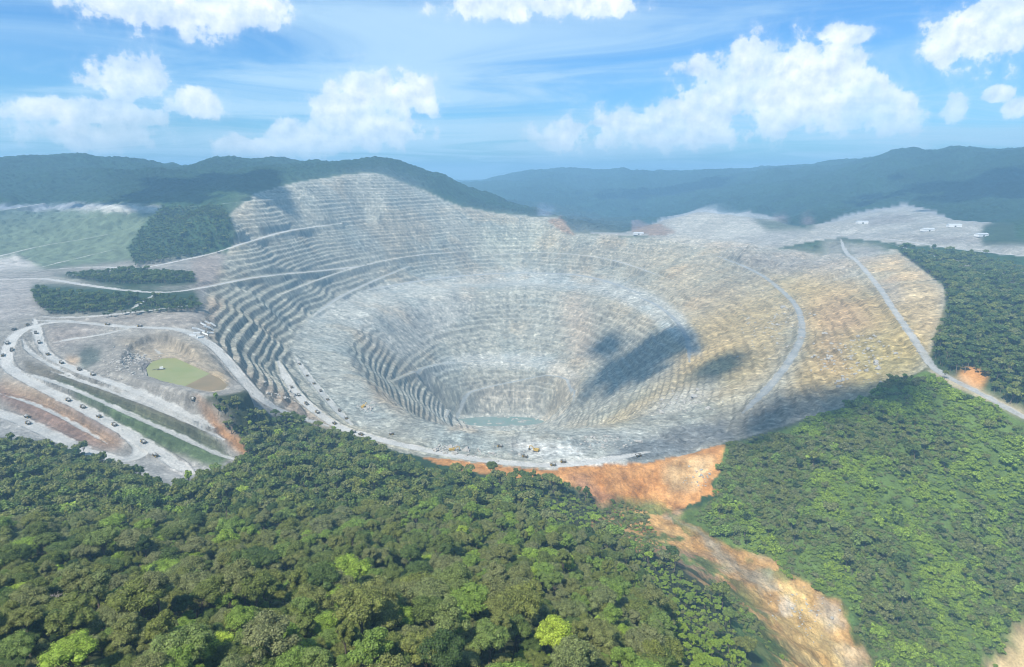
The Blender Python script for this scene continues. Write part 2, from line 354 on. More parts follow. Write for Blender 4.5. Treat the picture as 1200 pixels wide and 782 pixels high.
paint([(740, 490), (800, 455), (840, 440), (850, 455), (790, 485)], PALE, 8, .7)
paint([(640, 500), (700, 490), (720, 500), (680, 512)], (0.45, 0.40, 0.30), 4, .8)
paint(RING, (0.40, 0.405, 0.375), 2, .9)
paint([(500, 476), (540, 470), (640, 470), (668, 480), (660, 500), (500, 500)], (0.40, 0.40, 0.36), 6, .8)
paint([(418, 386), (470, 353), (560, 338), (540, 375), (480, 420), (430, 410)], (0.36, 0.355, 0.32), 6, .8)
paint([(478, 442), (520, 420), (560, 413), (640, 415), (682, 438), (668, 450), (632, 433), (560, 429), (522, 435), (496, 449)], (0.42, 0.42, 0.385), 2, .85)
paint(BENCH, (0.345, 0.355, 0.325), 4, .9)
paint([(470, 500), (520, 505), (600, 512), (700, 505), (700, 528), (600, 530), (520, 522)], (0.29, 0.315, 0.30), 6, .8)
paint([(700, 545), (720, 525), (800, 500), (850, 490), (860, 515), (800, 532), (740, 545)], (0.17, 0.18, 0.185), 4, .9)
paint([(660, 515), (720, 505), (760, 510), (720, 525), (670, 530)], (0.27, 0.29, 0.29), 6, .7)
paint([(596, 515), (660, 520), (690, 532), (640, 540), (600, 530)], (0.56, 0.56, 0.54), 5, .9)
paint([(640, 542), (720, 536), (735, 541), (700, 549), (640, 551)], (0.62, 0.61, 0.58), 2, .9)
paint([(522, 500), (560, 501), (555, 506), (525, 505)], (0.62, 0.52, 0.40), 1.5, .95)
paint([(425, 447), (455, 460), (480, 490), (465, 488), (440, 470)], (0.36, 0.29, 0.21), 4, .8)
paint([(405, 490), (440, 480), (450, 500), (425, 502)], (0.20, 0.22, 0.22), 4, .5)
paint([(240, 345), (262, 350), (250, 390), (300, 440), (345, 470), (400, 505), (338, 485), (300, 455), (265, 415), (238, 392)], (0.33, 0.275, 0.225), 5, .75)
paint([(300, 440), (345, 465), (390, 500), (350, 490)], (0.31, 0.245, 0.19), 5, .6)
paint([(225, 300), (262, 300), (255, 335), (225, 340)], (0.36, 0.29, 0.24), 4, .8)
paint([(640, 258), (658, 254), (674, 276), (660, 272)], (0.30, 0.20, 0.13), 1, .8)
paint([(1005, 256), (1060, 250), (1075, 258), (1020, 264)], MAUVE, 0, .7)
paint([(1090, 262), (1150, 262), (1160, 272), (1100, 270)], (0.44, 0.42, 0.37), 0, .8)
paint([(930, 276), (1000, 266), (1040, 270), (960, 282)], (0.43, 0.41, 0.36), 0, .8)
paint([(1060, 276), (1180, 280), (1180, 288), (1080, 284)], (0.30, 0.28, 0.25), 0, .7)
paint([(740, 262), (775, 262), (795, 272), (775, 277), (740, 272)], (0.31, 0.205, 0.14), 1, .8)
paint([(775, 262), (825, 245), (870, 250), (900, 270), (860, 282), (800, 276)], (0.46, 0.44, 0.38), 3, .9)
paint([(880, 256), (960, 262), (950, 270), (900, 270)], (0.06, 0.09, 0.05), 2, .8)
paint([(905, 252), (920, 248), (925, 256), (908, 257)], (0.30, 0.20, 0.14), 2, .8)
paint([(940, 255), (950, 254), (956, 262), (942, 261)], (0.30, 0.20, 0.14), 1.5, .8)
paint([(630, 244), (650, 246), (645, 252), (630, 250)], (0.42, 0.42, 0.40), 1.5, .6)
# left works: dumps, ponds banks, grassed benches
paint([(-420, 236), (0, 236), (70, 236), (190, 243), (190, 260), (160, 305), (60, 314), (0, 318), (-420, 318)], (0.115, 0.145, 0.09), 2)
paint([(-420, 236), (70, 235), (190, 243), (186, 248), (100, 246), (60, 242), (-420, 244)], (0.42, 0.40, 0.36), 1.5, .9)
paint([(115, 241), (186, 244), (186, 249), (122, 249)], (0.45, 0.43, 0.38), 1.5, .9)
paint([(0, 302), (18, 298), (50, 315), (0, 322), (-420, 330), (-420, 300)], (0.38, 0.355, 0.32), 2)
paint([(-420, 330), (38, 325), (45, 368), (0, 380), (-420, 380)], (0.36, 0.33, 0.30), 4, .9)
for poly in ([(38, 333), (230, 341), (236, 361), (170, 366), (60, 369), (40, 350)], [(62, 323), (150, 317), (226, 321), (232, 334), (150, 340)], [(150, 292), (175, 255), (195, 243), (262, 243), (272, 262), (268, 290), (240, 300), (195, 304), (160, 311)]):
    paint(poly, (0.035, 0.065, 0.028), 1.5)
paint([(55, 385), (130, 383), (100, 395), (60, 410)], (0.33, 0.28, 0.24), 4, .8)
paint([(45, 376), (240, 365), (245, 385), (150, 380)], (0.36, 0.31, 0.26), 3, .7)
paint([(130, 400), (190, 392), (235, 405), (265, 435), (275, 455), (240, 440), (180, 418)], (0.42, 0.34, 0.235), 4, .8)
paint([(93, 412), (105, 406), (120, 410), (118, 424), (100, 432), (92, 428)], (0.12, 0.135, 0.115), 2)
paint([(120, 412), (170, 405), (168, 440), (140, 445), (118, 430)], (0.30, 0.275, 0.235), 3, .8)
paint([(160, 415), (185, 412), (190, 420), (170, 430)], (0.15, 0.14, 0.14), 2, .8)
paint([(75, 418), (92, 418), (92, 426), (80, 428)], (0.45, 0.32, 0.20), 2, .8)
paint([(215, 448), (255, 440), (272, 455), (250, 463)], (0.50, 0.37, 0.21), 3, .7)
paint([(24, 420), (60, 432), (160, 470), (250, 505), (240, 513), (120, 470), (30, 436)], (0.14, 0.12, 0.085), 1.5, .9)
paint([(60, 440), (150, 472), (245, 512), (268, 528), (258, 531), (180, 500), (100, 465)], (0.11, 0.12, 0.065), 1.5, .9)
paint([(60, 442), (100, 460), (180, 496), (270, 536), (262, 548), (235, 545), (170, 512), (100, 470)], (0.085, 0.125, 0.05), 1.5, .95)
paint([(230, 470), (262, 500), (300, 532), (290, 540), (262, 515)], ORANGE, 2, .8)
paint([(0, 450), (60, 470), (110, 495), (148, 520), (135, 528), (90, 520), (40, 490), (0, 470), (-420, 470), (-420, 450)], (0.235, 0.15, 0.11), 3, .95)
paint([(0, 443), (60, 462), (120, 500), (145, 522), (125, 522), (60, 480), (0, 455)], (0.44, 0.30, 0.17), 3, .55)
paint([(50, 462), (90, 478), (130, 505), (146, 520), (110, 502)], (0.24, 0.19, 0.165), 2, .8)
paint([(-420, 478), (0, 478), (60, 510), (130, 545), (200, 572), (230, 568), (210, 548), (160, 535), (100, 530), (-420, 520)], (0.36, 0.355, 0.335), 3, .85)
paint([(200, 535), (255, 555), (225, 580), (190, 560)], (0.42, 0.40, 0.37), 3, .9)
# forest floors and hillsides of the near ground
FL = [(-420, 516), (0, 514), (60, 520), (105, 530), (130, 546), (160, 558), (205, 570), (245, 556), (287, 540), (290, 530), (268, 500), (240, 475), (262, 479), (300, 487), (345, 487), (372, 502), (420, 512), (450, 525), (480, 541),
      (505, 551), (560, 557), (640, 561), (688, 580), (716, 600), (690, 612), (735, 640), (782, 650), (815, 676), (848, 700), (868, 740), (885, 790), (930, 1060), (-420, 1060)]
FR = [(850, 523), (880, 517), (960, 489), (1010, 470), (1050, 448), (1085, 437), (1110, 452), (1165, 480), (1210, 502), (1620, 640), (1620, 1060), (1200, 1060), (1165, 800), (1185, 740), (1210, 722), (1188, 728), (1165, 770), (1140, 800), (1120, 1060), (1060, 1060), (1045, 800), (1020, 770), (1000, 735), (985, 700), (950, 690),
      (915, 668), (905, 655), (862, 642), (830, 622), (812, 604), (842, 580), (848, 545)]
FM = [(1052, 290), (1150, 300), (1200, 316), (1620, 380), (1620, 620), (1200, 485), (1150, 462), (1110, 441), (1093, 430), (1097, 395), (1110, 370), (1110, 335), (1080, 312)]
paint([(490, 535), (640, 550), (760, 541), (850, 521), (848, 545), (838, 575), (800, 600), (760, 640), (700, 615), (720, 600), (690, 578), (640, 562), (540, 553)], ORANGE, 1)
paint([(660, 556), (690, 556), (735, 600), (718, 605)], (0.36, 0.185, 0.10), 4, .7)
paint([(780, 540), (838, 536), (820, 575), (775, 572)], (0.50, 0.36, 0.19), 5, .7)
paint([(715, 585), (760, 585), (790, 610), (780, 660), (720, 645), (690, 612)], GRASS, 4, .75)
paint([(690, 600), (790, 590), (830, 620), (900, 650), (990, 700), (1060, 790), (1120, 1060), (880, 1060), (900, 782), (870, 720), (830, 680), (760, 650), (690, 625)], (0.43, 0.25, 0.095), 1, .95)
paint([(760, 640), (830, 650), (860, 690), (800, 672)], (0.20, 0.135, 0.085), 5, .8)
paint([(660, 618), (720, 622), (715, 632), (668, 626)], ORANGE, 2, .9)
paint([(786, 600), (800, 600), (840, 636), (905, 690), (890, 696), (828, 648)], (0.33, 0.275, 0.19), 2, .9)
paint([(880, 640), (925, 645), (915, 662), (890, 660)], (0.50, 0.35, 0.19), 3, .9)
paint([(830, 690), (870, 705), (915, 750), (935, 800), (890, 800), (862, 740)], (0.09, 0.14, 0.04), 5, .85)
paint([(900, 672), (960, 710), (1010, 770), (1050, 820), (960, 820), (920, 740)], (0.50, 0.34, 0.135), 3, .9)
paint([(945, 695), (985, 710), (990, 735), (960, 722)], (0.47, 0.40, 0.31), 3, .5)
paint([(905, 695), (925, 698), (922, 720), (908, 715)], (0.55, 0.50, 0.43), 2, .5)
paint([(985, 750), (1040, 760), (1060, 790), (1000, 800)], (0.44, 0.34, 0.22), 4, .7)
paint([(950, 690), (990, 720), (985, 740), (960, 700)], (0.44, 0.35, 0.24), 4, .5)
paint([(795, 598), (835, 600), (880, 618), (850, 622), (800, 612)], (0.46, 0.30, 0.18), 3, .8)
for poly, c_ in ((FL, (0.05, 0.062, 0.026)), (FR, (0.105, 0.155, 0.036)), (FM, (0.045, 0.07, 0.026))): paint(poly, c_, 2)
paint([(1120, 440), (1140, 434), (1158, 445), (1150, 456), (1128, 455)], ORANGE, 2, .95)
paint([(1085, 432), (1130, 447), (1200, 482), (1620, 560), (1620, 600), (1200, 495), (1130, 460), (1090, 442)], (0.44, 0.36, 0.24), 2, .9)
paint([(1160, 790), (1188, 730), (1210, 720), (1230, 1060), (1150, 1060)], (0.55, 0.40, 0.21), 4, .9)
paint([(1130, 300), (1200, 316), (1620, 360), (1620, 400), (1200, 345), (1150, 325), (1110, 303)], (0.36, 0.335, 0.29), 2, .8)
paint([(1150, 268), (1170, 256), (1200, 250), (1620, 240), (1620, 300), (1200, 288), (1150, 287)], FOREST, 2, .95)
terr = raster(PIT); terr = terr * (1 - np.maximum.reduce([raster(BENCH), .92 * raster(RING), .8 * raster([(478, 442), (520, 420), (560, 413), (640, 415), (682, 438), (668, 450), (632, 433), (560, 429), (522, 435), (496, 449)])]))
terr = terr * (1 - .9 * blur(raster([(428, 372), (500, 346), (610, 338), (560, 372), (500, 395), (472, 425), (440, 398)]), 4))
terr = terr * (1 - .20 * blur(raster([(880, 320), (960, 318), (1040, 345), (1108, 340), (1095, 400), (1070, 440), (850, 520), (800, 500), (760, 470), (850, 420), (920, 400)]), 12))
terr = blur(terr, 3)
pitmask = blur(raster(PIT), 2)
YARD = [(672, 274), (760, 277), (820, 290), (900, 292), (985, 278), (1050, 285), (1200, 300), (1620, 330), (1620, 300), (1190, 280), (1188, 262), (1120, 254), (1060, 240), (1000, 252), (940, 268), (910, 254), (860, 249), (822, 245), (775, 257), (735, 271)]
mine = blur(np.maximum.reduce([raster(PIT), raster(YARD), raster([(-420, 318), (0, 315), (60, 314), (240, 298), (300, 300), (360, 500), (330, 520), (285, 545), (225, 575), (150, 560), (100, 535), (0, 520), (-420, 520)])]), 2)
woods = blur(np.maximum.reduce([raster(FL), raster(FR), raster(FM)]), 2)

# ------------------------------------------------------------------ roads
ROADS = [
    (17, [(326, 424), (338, 448), (355, 470), (378, 488), (402, 503), (440, 514), (490, 526), (560, 539), (640, 546), (700, 541), (760, 530)]),
    (12, [(345, 418), (360, 440), (375, 458), (392, 478), (412, 498)]),
    (17, [(44, 376), (90, 378), (140, 383), (190, 385), (215, 388), (245, 403), (268, 425), (290, 452), (312, 472), (340, 486), (385, 500)]),
    (19, [(85, 377), (50, 380), (22, 390), (9, 408), (8, 428), (24, 441), (50, 455), (90, 475), (130, 497), (165, 517), (200, 540), (225, 556)]),
    (14, [(40, 374), (44, 392), (52, 412), (72, 426), (100, 438), (140, 452), (180, 468), (220, 486), (250, 502)]),
    (9, [(22, 436), (60, 447), (100, 462), (150, 485), (200, 507), (250, 530), (276, 540)]),
    (20, [(-60, 470), (0, 485), (40, 500), (80, 520), (120, 536), (150, 539), (166, 530), (158, 516), (138, 503)]),
    (17, [(-40, 328), (0, 328), (50, 327), (90, 333), (150, 341), (200, 343), (250, 335), (300, 325), (380, 317), (430, 311)]),
    (15, [(40, 318), (110, 313), (160, 315), (210, 306), (250, 297), (290, 284), (340, 270), (400, 262)]),
    (12, [(-40, 308), (0, 300), (50, 288), (100, 280), (165, 267)]), (9, [(50, 313), (90, 303), (140, 291)]), (9, [(-40, 252), (0, 247), (52, 238)]), (8, [(80, 257), (120, 255)]),
    (12, [(190, 245), (240, 241), (300, 235), (350, 232)]),
    (14, [(985, 280), (992, 297), (1005, 307), (1030, 337), (1045, 360), (1062, 385), (1078, 408), (1095, 433), (1130, 452), (1165, 470), (1200, 490), (1280, 528)]),
    (15, [(840, 300), (885, 318), (915, 340), (935, 362), (940, 390), (930, 415), (905, 450), (870, 485)]),
    (13, [(740, 345), (770, 358), (794, 378), (806, 400), (808, 425)]),
    (26, [(430, 340), (500, 328), (560, 322), (620, 320), (690, 324), (750, 344)]),
    (12, [(368, 370), (395, 350), (425, 335), (455, 322), (480, 312)]),
    (8, [(460, 447), (500, 430), (545, 424), (600, 424), (628, 431)]), (8, [(522, 490), (532, 470), (560, 457), (600, 448), (645, 440), (672, 450), (672, 470)]),
    (14, [(64, 402), (84, 398), (112, 394), (150, 386)]), (10, [(155, 362), (168, 354), (182, 345)]), (14, [(42, 372), (100, 372), (160, 366), (225, 358)]),
    (16, [(1300, 308), (1200, 300), (1120, 292), (1050, 281), (990, 277)]), (12, [(1040, 285), (1100, 302), (1150, 320), (1200, 345), (1300, 390)]),
    (8, [(180, 397), (194, 410)]), (7, [(60, 436), (110, 452), (170, 474), (225, 497), (262, 516)]), (7, [(0, 462), (40, 474), (85, 496), (125, 520)]), (8, [(26, 398), (34, 412), (52, 424), (90, 444)]), (9, [(130, 455), (190, 478), (240, 500)]),
    (9, [(560, 300), (640, 296), (720, 305), (790, 330)]), (8, [(330, 345), (400, 318), (480, 300), (560, 294)]),
]
def col_hit(px, py, H):
    """where the sight line through a pixel first meets the land H (grid)"""
    az, el = px_azel(px, py); az = float(az); el = float(el)
    i = int(np.clip(np.searchsorted(azs, az), 1, NA - 1)); t = (az - azs[i - 1]) / (azs[i] - azs[i - 1])
    h = H[i - 1] * (1 - t) + H[i] * t
    k = np.nonzero(h >= CAM_H + rs * math.tan(el))[0]; k = k[k > 3]
    if len(k) == 0: return None
    k = k[0]
    a0 = CAM_H + rs[k - 1] * math.tan(el) - h[k - 1]; a1 = CAM_H + rs[k] * math.tan(el) - h[k]
    r = rs[k - 1] + (rs[k] - rs[k - 1]) * a0 / max(a0 - a1, 1e-6)
    return np.array([r * math.sin(az), r * math.cos(az), CAM_H + r * math.tan(el)])

def catmull(pts, n=6):
    pts = np.array(pts, float); q = np.vstack([2 * pts[0] - pts[1], pts, 2 * pts[-1] - pts[-2]]); out = []
    for i in range(1, len(q) - 2):
        for t in np.linspace(0, 1, n, endpoint=False):
            out.append(.5 * ((2 * q[i]) + (q[i + 1] - q[i - 1]) * t + (2 * q[i - 1] - 5 * q[i] + 4 * q[i + 1] - q[i + 2]) * t * t + (-q[i - 1] + 3 * q[i] - 3 * q[i + 1] + q[i + 2]) * t ** 3))
    return np.array(out + [pts[-1]])

Z = Z0.copy()
nz = fbm(X / 260, Y / 260, 4, 3) - .5
mfar = sstep(2600, 4200, RR)
mm = sample(mine, PX, PY); pm = sample(pitmask, PX, PY); wm = sample(woods, PX, PY)
# gullied mountains with a ragged canopy
rid = 1 - np.abs(2 * fbm(X / 900 + 3, Y / 900, 4, 21) - 1)
Z += (1 - mm) * mfar * ((rid - .85) * 170 + (fbm(X / 130, Y / 130, 3, 5) - .5) * 34)
Z += (1 - sstep(0, .3, mm)) * sstep(1900, 3000, RR) * (vnoise(X / 15, Y / 15, 8) - .5) * 13
Z += (1 - pm) * (1 - mfar) * nz * (8 + 22 * sstep(.3, .9, wm)) + (1 - pm) * (1 - mm) * (1 - mfar) * (fbm(X / 40, Y / 40, 3, 6) - .5) * 7
# benches of the pit walls
tm = sample(terr, PX, PY)
HB = 13.0
ang = np.arctan2(X - 0, Y - 1800); rad = np.hypot(X, Y - 1800)
wob = (fbm(X / 170, Y / 170, 3, 11) - .5) * 9
strong = sample(blur(raster([(235, 345), (262, 300), (400, 262), (430, 320), (345, 390), (350, 470), (400, 505), (300, 455)]) + raster([(400, 395), (440, 390), (475, 425), (520, 440), (530, 500), (480, 490), (428, 441)]), 10), PX, PY)
zb = Z0 + wob * (1 - .7 * strong) + pm * (1 - .85 * strong) * (fbm(X / 48, Y / 48, 4, 12, .6) - .5) * 9
u = (zb + 7) / HB + .30 * np.sin(zb / 29.0) + .22 * np.sin(zb / 11.3 + 1.0); fl = np.floor(u); fr = u - fl
fr2 = np.clip((fr - .52) / .40, 0, 1)
ZT = np.linspace(-600, 900, 6000); UT = np.maximum.accumulate((ZT + 7) / HB + .30 * np.sin(ZT / 29.0) + .22 * np.sin(ZT / 11.3 + 1.0)) + np.arange(6000) * 1e-9
brk = sstep(.38, .60, fbm(X / 120 + 40, Y / 120, 3, 14))         # worn stretches where rock has slid over the benches
edge = (fbm(X / 11, Y / 11, 2, 15) - .5) * 3.2
zt = np.interp(fl + fr2, UT, ZT) - wob * .35 * (1 - .6 * strong) + edge * (fr2 > 0) * (fr2 < 1)
och = sample(blur(raster([(840, 300), (960, 310), (1040, 335), (1108, 335), (1095, 400), (1070, 440), (850, 520), (770, 505), (700, 500), (760, 455), (810, 380)]), 8), PX, PY)
HB2 = 8.0; ob = Z0 + (fbm(X / 110, Y / 110, 3, 83) - .5) * 5 + (fbm(X / 30, Y / 30, 3, 84) - .5) * 1.6
u2 = ob / HB2 + .3 * np.sin(ob / 13.0); f2_ = np.floor(u2); g2_ = np.clip((u2 - f2_ - .62) / .30, 0, 1)
UT2 = np.maximum.accumulate(ZT / HB2 + .3 * np.sin(ZT / 13.0)) + np.arange(6000) * 1e-9
zt = zt * (1 - och) + (np.interp(f2_ + g2_, UT2, ZT) - (ob - Z0) * .4) * och
tk = tm * np.clip(.25 * och + .30 + .45 * brk + .30 * strong, 0, .92)
Z = Z * (1 - tk) + zt * tk
Z += pm * (fbm(X / 9, Y / 9, 3, 16) - .5) * (1.6 + 1.6 * tm) * (1 - .5 * och) + pm * (1 - .7 * och) * sstep(.5, .75, fbm(X / 70, Y / 70, 3, 18)) * (fbm(X / 22, Y / 22, 3, 19) - .5) * 6
bm_ = sample(blur(raster(BENCH), 3), PX, PY)
Z += bm_ * (sstep(.56, .72, fbm(X / 45, Y / 45, 3, 31)) * 5 * fbm(X / 14, Y / 14, 2, 32))   # heaps of broken rock on the bench
rx_, ry_ = X * .80 + Y * .60, -X * .60 + Y * .80
Z += och * ((1 - np.abs(2 * fbm(rx_ / 95, ry_ / 38, 4, 35) - 1) - .75) * 4.5 + (1 - np.abs(2 * fbm(rx_ / 26, ry_ / 12, 3, 36) - 1) - .75) * 1.5)
Z += pm * (1 - bm_) * (1 - np.abs(2 * fbm(X / 30, Y / 30, 3, 37) - 1) - .75) * 3.0
cut = sample(blur(raster([(490, 540), (640, 552), (760, 543), (850, 524), (848, 545), (838, 575), (800, 600), (720, 606), (690, 580), (640, 564)]), 3), PX, PY)
Z += cut * ((1 - np.abs(2 * fbm(X / 26, Y / 34, 4, 91, .6) - 1) - .75) * 4.5)
rav = sample(blur(raster([(690, 600), (790, 590), (830, 620), (900, 650), (990, 700), (1060, 790), (1120, 1060), (880, 1060), (900, 782), (870, 720), (830, 680), (760, 650)]), 4), PX, PY)
Z += rav * ((1 - np.abs(2 * fbm(X / 34, Y / 22, 4, 93, .6) - 1) - .75) * 7)
# pale yard east of the pit: humps of stockpiled rock
yard = sample(blur(raster([(850, 285), (985, 278), (1050, 285), (1190, 292), (1188, 262), (1060, 240), (1000, 250), (940, 268)]), 3), PX, PY)
Z += yard * (fbm(X / 220, Y / 160, 3, 33) - .5) * 16
rip = sample(blur(raster([(830, 292), (990, 296), (1010, 325), (930, 330), (870, 322)]), 5), PX, PY)
Z += rip * (1 - np.abs(2 * fbm(X / 150, Y / 75, 3, 34) - 1) - .7) * 40

# cut the roads into it
RD = np.full(X.shape, 60.0, np.float32); RT = np.full(X.shape, .7, np.float32)
ROAD_TONE = {0: .9, 1: .6, 3: .95, 4: .85, 2: .7, 14: .55, 15: .25, 16: .25, 17: .35, 18: .45, 19: .25, 20: .25}
road_world = []
ZR = Z.copy(); WR = np.zeros(X.shape)
for wd, pl in ROADS:
    pts = [col_hit(*p, Z0) for p in catmull(pl, 5)]
    pts = np.array([p for p in pts if p is not None])
    for _ in range(2): pts[1:-1] = (pts[:-2] + 2 * pts[1:-1] + pts[2:]) / 4
    road_world.append((wd, pts))
    s = wd / 2
    best = np.full(X.shape, 1e9, np.float32); bz = np.zeros(X.shape)
    tone = ROAD_TONE.get(len(road_world) - 1, .75)
    for q_, (a, b) in enumerate(zip(pts[:-1], pts[1:])):
        tap = min(1.0, .35 + .22 * min(q_, len(pts) - 2 - q_))
        if np.hypot(*(b - a)[:2]) > 400: continue
        raz = np.arctan2([a[0], b[0]], [a[1], b[1]]); rr = np.hypot([a[0], b[0]], [a[1], b[1]]); mg = s + 40
        i0, i1 = np.searchsorted(azs, [raz.min() - mg / rr.min(), raz.max() + mg / rr.min()]); k0, k1 = np.searchsorted(rs, [rr.min() - mg, rr.max() + mg])
        if i1 <= i0 or k1 <= k0: continue
        sl = (slice(i0, i1), slice(k0, k1)); x, y = X[sl], Y[sl]
        d = b - a; L2 = max(d[0] ** 2 + d[1] ** 2, 1e-6)
        t = np.clip(((x - a[0]) * d[0] + (y - a[1]) * d[1]) / L2, 0, 1)
        dist = np.hypot(x - a[0] - t * d[0], y - a[1] - t * d[1]) + s * (1 - tap); better = dist < best[sl]
        best[sl] = np.where(better, dist, best[sl]); bz[sl] = np.where(better, a[2] + t * d[2], bz[sl])
    w = 1 - sstep(s, s + 14, best)
    up = w > WR
    ZR = np.where(up, bz, ZR); WR = np.maximum(WR, w)
    RT = np.where(best - s < RD, tone, RT)
    RD = np.minimum(RD, best - s)
Z = Z * (1 - WR) + ZR * WR
Z += np.exp(-((RD - 1.5) / 1.6) ** 2) * 1.3 * (RR < 2400)            # safety berms along the road edges

# ponds
def pond_mask(poly): return [col_hit(px, py, Z0) for px, py in poly]
POND = [(171, 432), (178, 424), (192, 420), (206, 420), (222, 427), (235, 433), (246, 438), (258, 444), (267, 452), (262, 457), (250, 459), (236, 458), (216, 453), (190, 447), (174, 441)]
pw = [p for p in pond_mask(POND)]
pond_z = float(np.mean([p[2] for p in pw])) - 1.0
POND_W = []
for px, py in POND:
    az, el = px_azel(px, py); r = (pond_z - CAM_H) / math.tan(float(el)); POND_W.append((r * math.sin(az), r * math.cos(az)))
def inside_w(poly, x, y):
    ins = np.zeros(x.shape, bool)
    for (ax, ay), (bx, by) in zip(poly, poly[1:] + poly[:1]):
        c = ((ay > y) != (by > y)) & (x < (bx - ax) * (y - ay) / ((by - ay) or 1e-9) + ax); ins ^= c
    return ins
pcx, pcy = np.mean([p[0] for p in POND_W]), np.mean([p[1] for p in POND_W])
grown = [((x - pcx) * 1.10 + pcx, (y - pcy) * 1.10 + pcy) for x, y in POND_W]
ing = inside_w(grown, X, Y); inp = inside_w(POND_W, X, Y)
pk = np.zeros(X.shape)
for sc_, v_ in ((1.6, .15), (1.5, .35), (1.42, .6), (1.34, .85), (1.25, 1.0)):
    pk = np.where(inside_w([((x - pcx) * sc_ + pcx, (y - pcy) * sc_ + pcy) for x, y in POND_W], X, Y), v_, pk)
for _ in range(6): pk[1:-1, 1:-1] = (pk[:-2, 1:-1] + pk[2:, 1:-1] + pk[1:-1, :-2] + pk[1:-1, 2:] + pk[1:-1, 1:-1]) / 5; Z = Z * (1 - pk) + (pond_z + 2.2 + .10 * np.clip(Z - pond_z, -20, 20)) * pk
Z = np.where(ing, pond_z + 1.0, Z); Z = np.where(inp, pond_z - 3, Z)
RD = np.where(inside_w([((x - pcx) * 1.2 + pcx, (y - pcy) * 1.2 + pcy) for x, y in POND_W], X, Y), 60, RD)
le = np.hypot((X + 40) / 140, (Y - 1950) / 44)
lz = float(np.median(Z[le < 1])); lw = 1 - sstep(1.0, 1.9, le)
Z = np.where(le < 1, lz - 1.5 + 1.2 * (fbm(X / 14, Y / 14, 3, 88) - .5), Z * (1 - lw) + (lz + .6) * lw)
LAKE_Z = lz - 1.3
Zpx, Zpy = project(X, Y, Z)
print('terrain', round(time.time() - T0, 1))

# ------------------------------------------------------------------ colour of the ground, fixed to each vertex
near_r = sstep(660, 720, PX) * (1 - sstep(900, 1020, RR)) * sstep(548, 575, PY)
far_j = 1 - sstep(2300, 3000, RR)
jx = far_j * (fbm(X / 30, Y / 30, 4, 41, .65) - .5) * (np.minimum(22, 9000 / RR) + 30 * near_r) + (fbm(X / 60, Y / 60, 3, 42) - .5) * 44 * near_r; jy = far_j * (fbm(X / 30, Y / 30, 4, 47, .65) - .5) * (np.minimum(12, 5000 / RR) * (1 - .8 * sstep(2200, 2900, RR)) + 14 * near_r)
colr = sample(canvas, PX + jx, PY + jy)
colr = np.where((PY < 176)[..., None], np.array(FOREST, np.float32), colr)
# rock: slides down the walls, bands along the benches, patches of other stone
slide = fbm(ang * 46, rad / 260, 4, 51); band = fbm(ang * 9, Z / 5.0, 3, 52); patch = fbm(X / 160, Y / 160, 4, 53); grit = fbm(X / 7, Y / 7, 3, 54)
k = (.62 + .38 * 2 * slide * .5 + (slide - .5) * .05) * (1 + (band - .5) * .35) * (1 + (grit - .5) * .5)
k = np.clip(k / .81, .45, 1.5)
rockm = np.maximum(pm, mm * .75)[..., None]
colr = colr * (1 + rockm * (k[..., None] - 1))
spk = fbm(X / 5.5, Y / 5.5, 2, 55); spk2 = fbm(X / 24, Y / 13, 4, 56, .6)
kk = 1 + rockm * (.55 * sstep(.66, .82, spk) - .30 * sstep(.40, .22, spk) + (spk2 - .5) * .7)[..., None]
colr = colr * kk
tanm = (sstep(.54, .70, patch) * .28 * (1 - .75 * och))[..., None] * pm[..., None]
colr = colr * (1 - tanm) + colr * np.array([1.22, .94, .66]) * tanm
blu = (sstep(.55, .7, fbm(X / 110 + 9, Y / 110, 4, 57)) * .35)[..., None] * pm[..., None]
colr = colr * (1 - blu) + colr * np.array([.70, .82, .92]) * blu
gx = np.gradient(Z, axis=1) / np.gradient(RR, axis=1); ga = np.gradient(Z, axis=0) / (RR * np.gradient(AZ, axis=0)); slope = np.hypot(gx, ga)
steep = sstep(.45, 1.1, slope)[..., None] * pm[..., None]
colr = colr * (1 - steep) + colr * np.array([.82, .81, .80]) * steep         # steep faces toned darker than the flatter treads
soil = ((1 - np.clip(mm + pm, 0, 1)) * (1 - mfar))[..., None]
earth = np.clip(cut + rav, 0, 1)[..., None]; e1 = fbm(X / 26, Y / 26, 5, 95, .62); e2 = fbm(X / 12 + 5, Y / 30, 4, 96, .6)
gr = (sstep(.50, .60, fbm(X / 24 + 3, Y / 24, 4, 99, .6)) * .85 * rav * (1 - sample(blur(raster([(780, 590), (800, 600), (900, 672), (960, 700), (1010, 770), (1050, 830), (950, 830), (905, 720), (830, 650)]), 8), PX, PY)))[..., None]
colr = colr * (1 - gr) + np.array([.085, .135, .035]) * gr
colr = colr * (1 - earth) + earth * colr * (1 + (e1 - .5)[..., None] * np.array([.8, 1.1, 1.5]) + (e2 - .5)[..., None] * .5)
colr = colr * (1 + soil * ((fbm(X / 18, Y / 18, 4, 61) - .5) * 1.0)[..., None])
colr = colr * (1 + (mfar * (1 - mm))[..., None] * ((vnoise(X / 14, Y / 14, 62) - .5) * .9 + (fbm(X / 160, Y / 160, 3, 63) - .5) * 1.0)[..., None])
bare = np.clip(np.maximum(np.maximum(pm, mm), yard), 0, 1)[..., None]
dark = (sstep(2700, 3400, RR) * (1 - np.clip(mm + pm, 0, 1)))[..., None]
colr = colr * (1 - dark) + colr * np.array([.50, .58, .85]) * dark  # far forest darkened and blued: distance haze painted into its colour
colr = np.clip(colr * (1 - .24 * bare + .13 * pm[..., None] * (1 - .5 * och[..., None])) * (1 + pm[..., None] * np.array([.05, .02, -.04])), .008, .85)

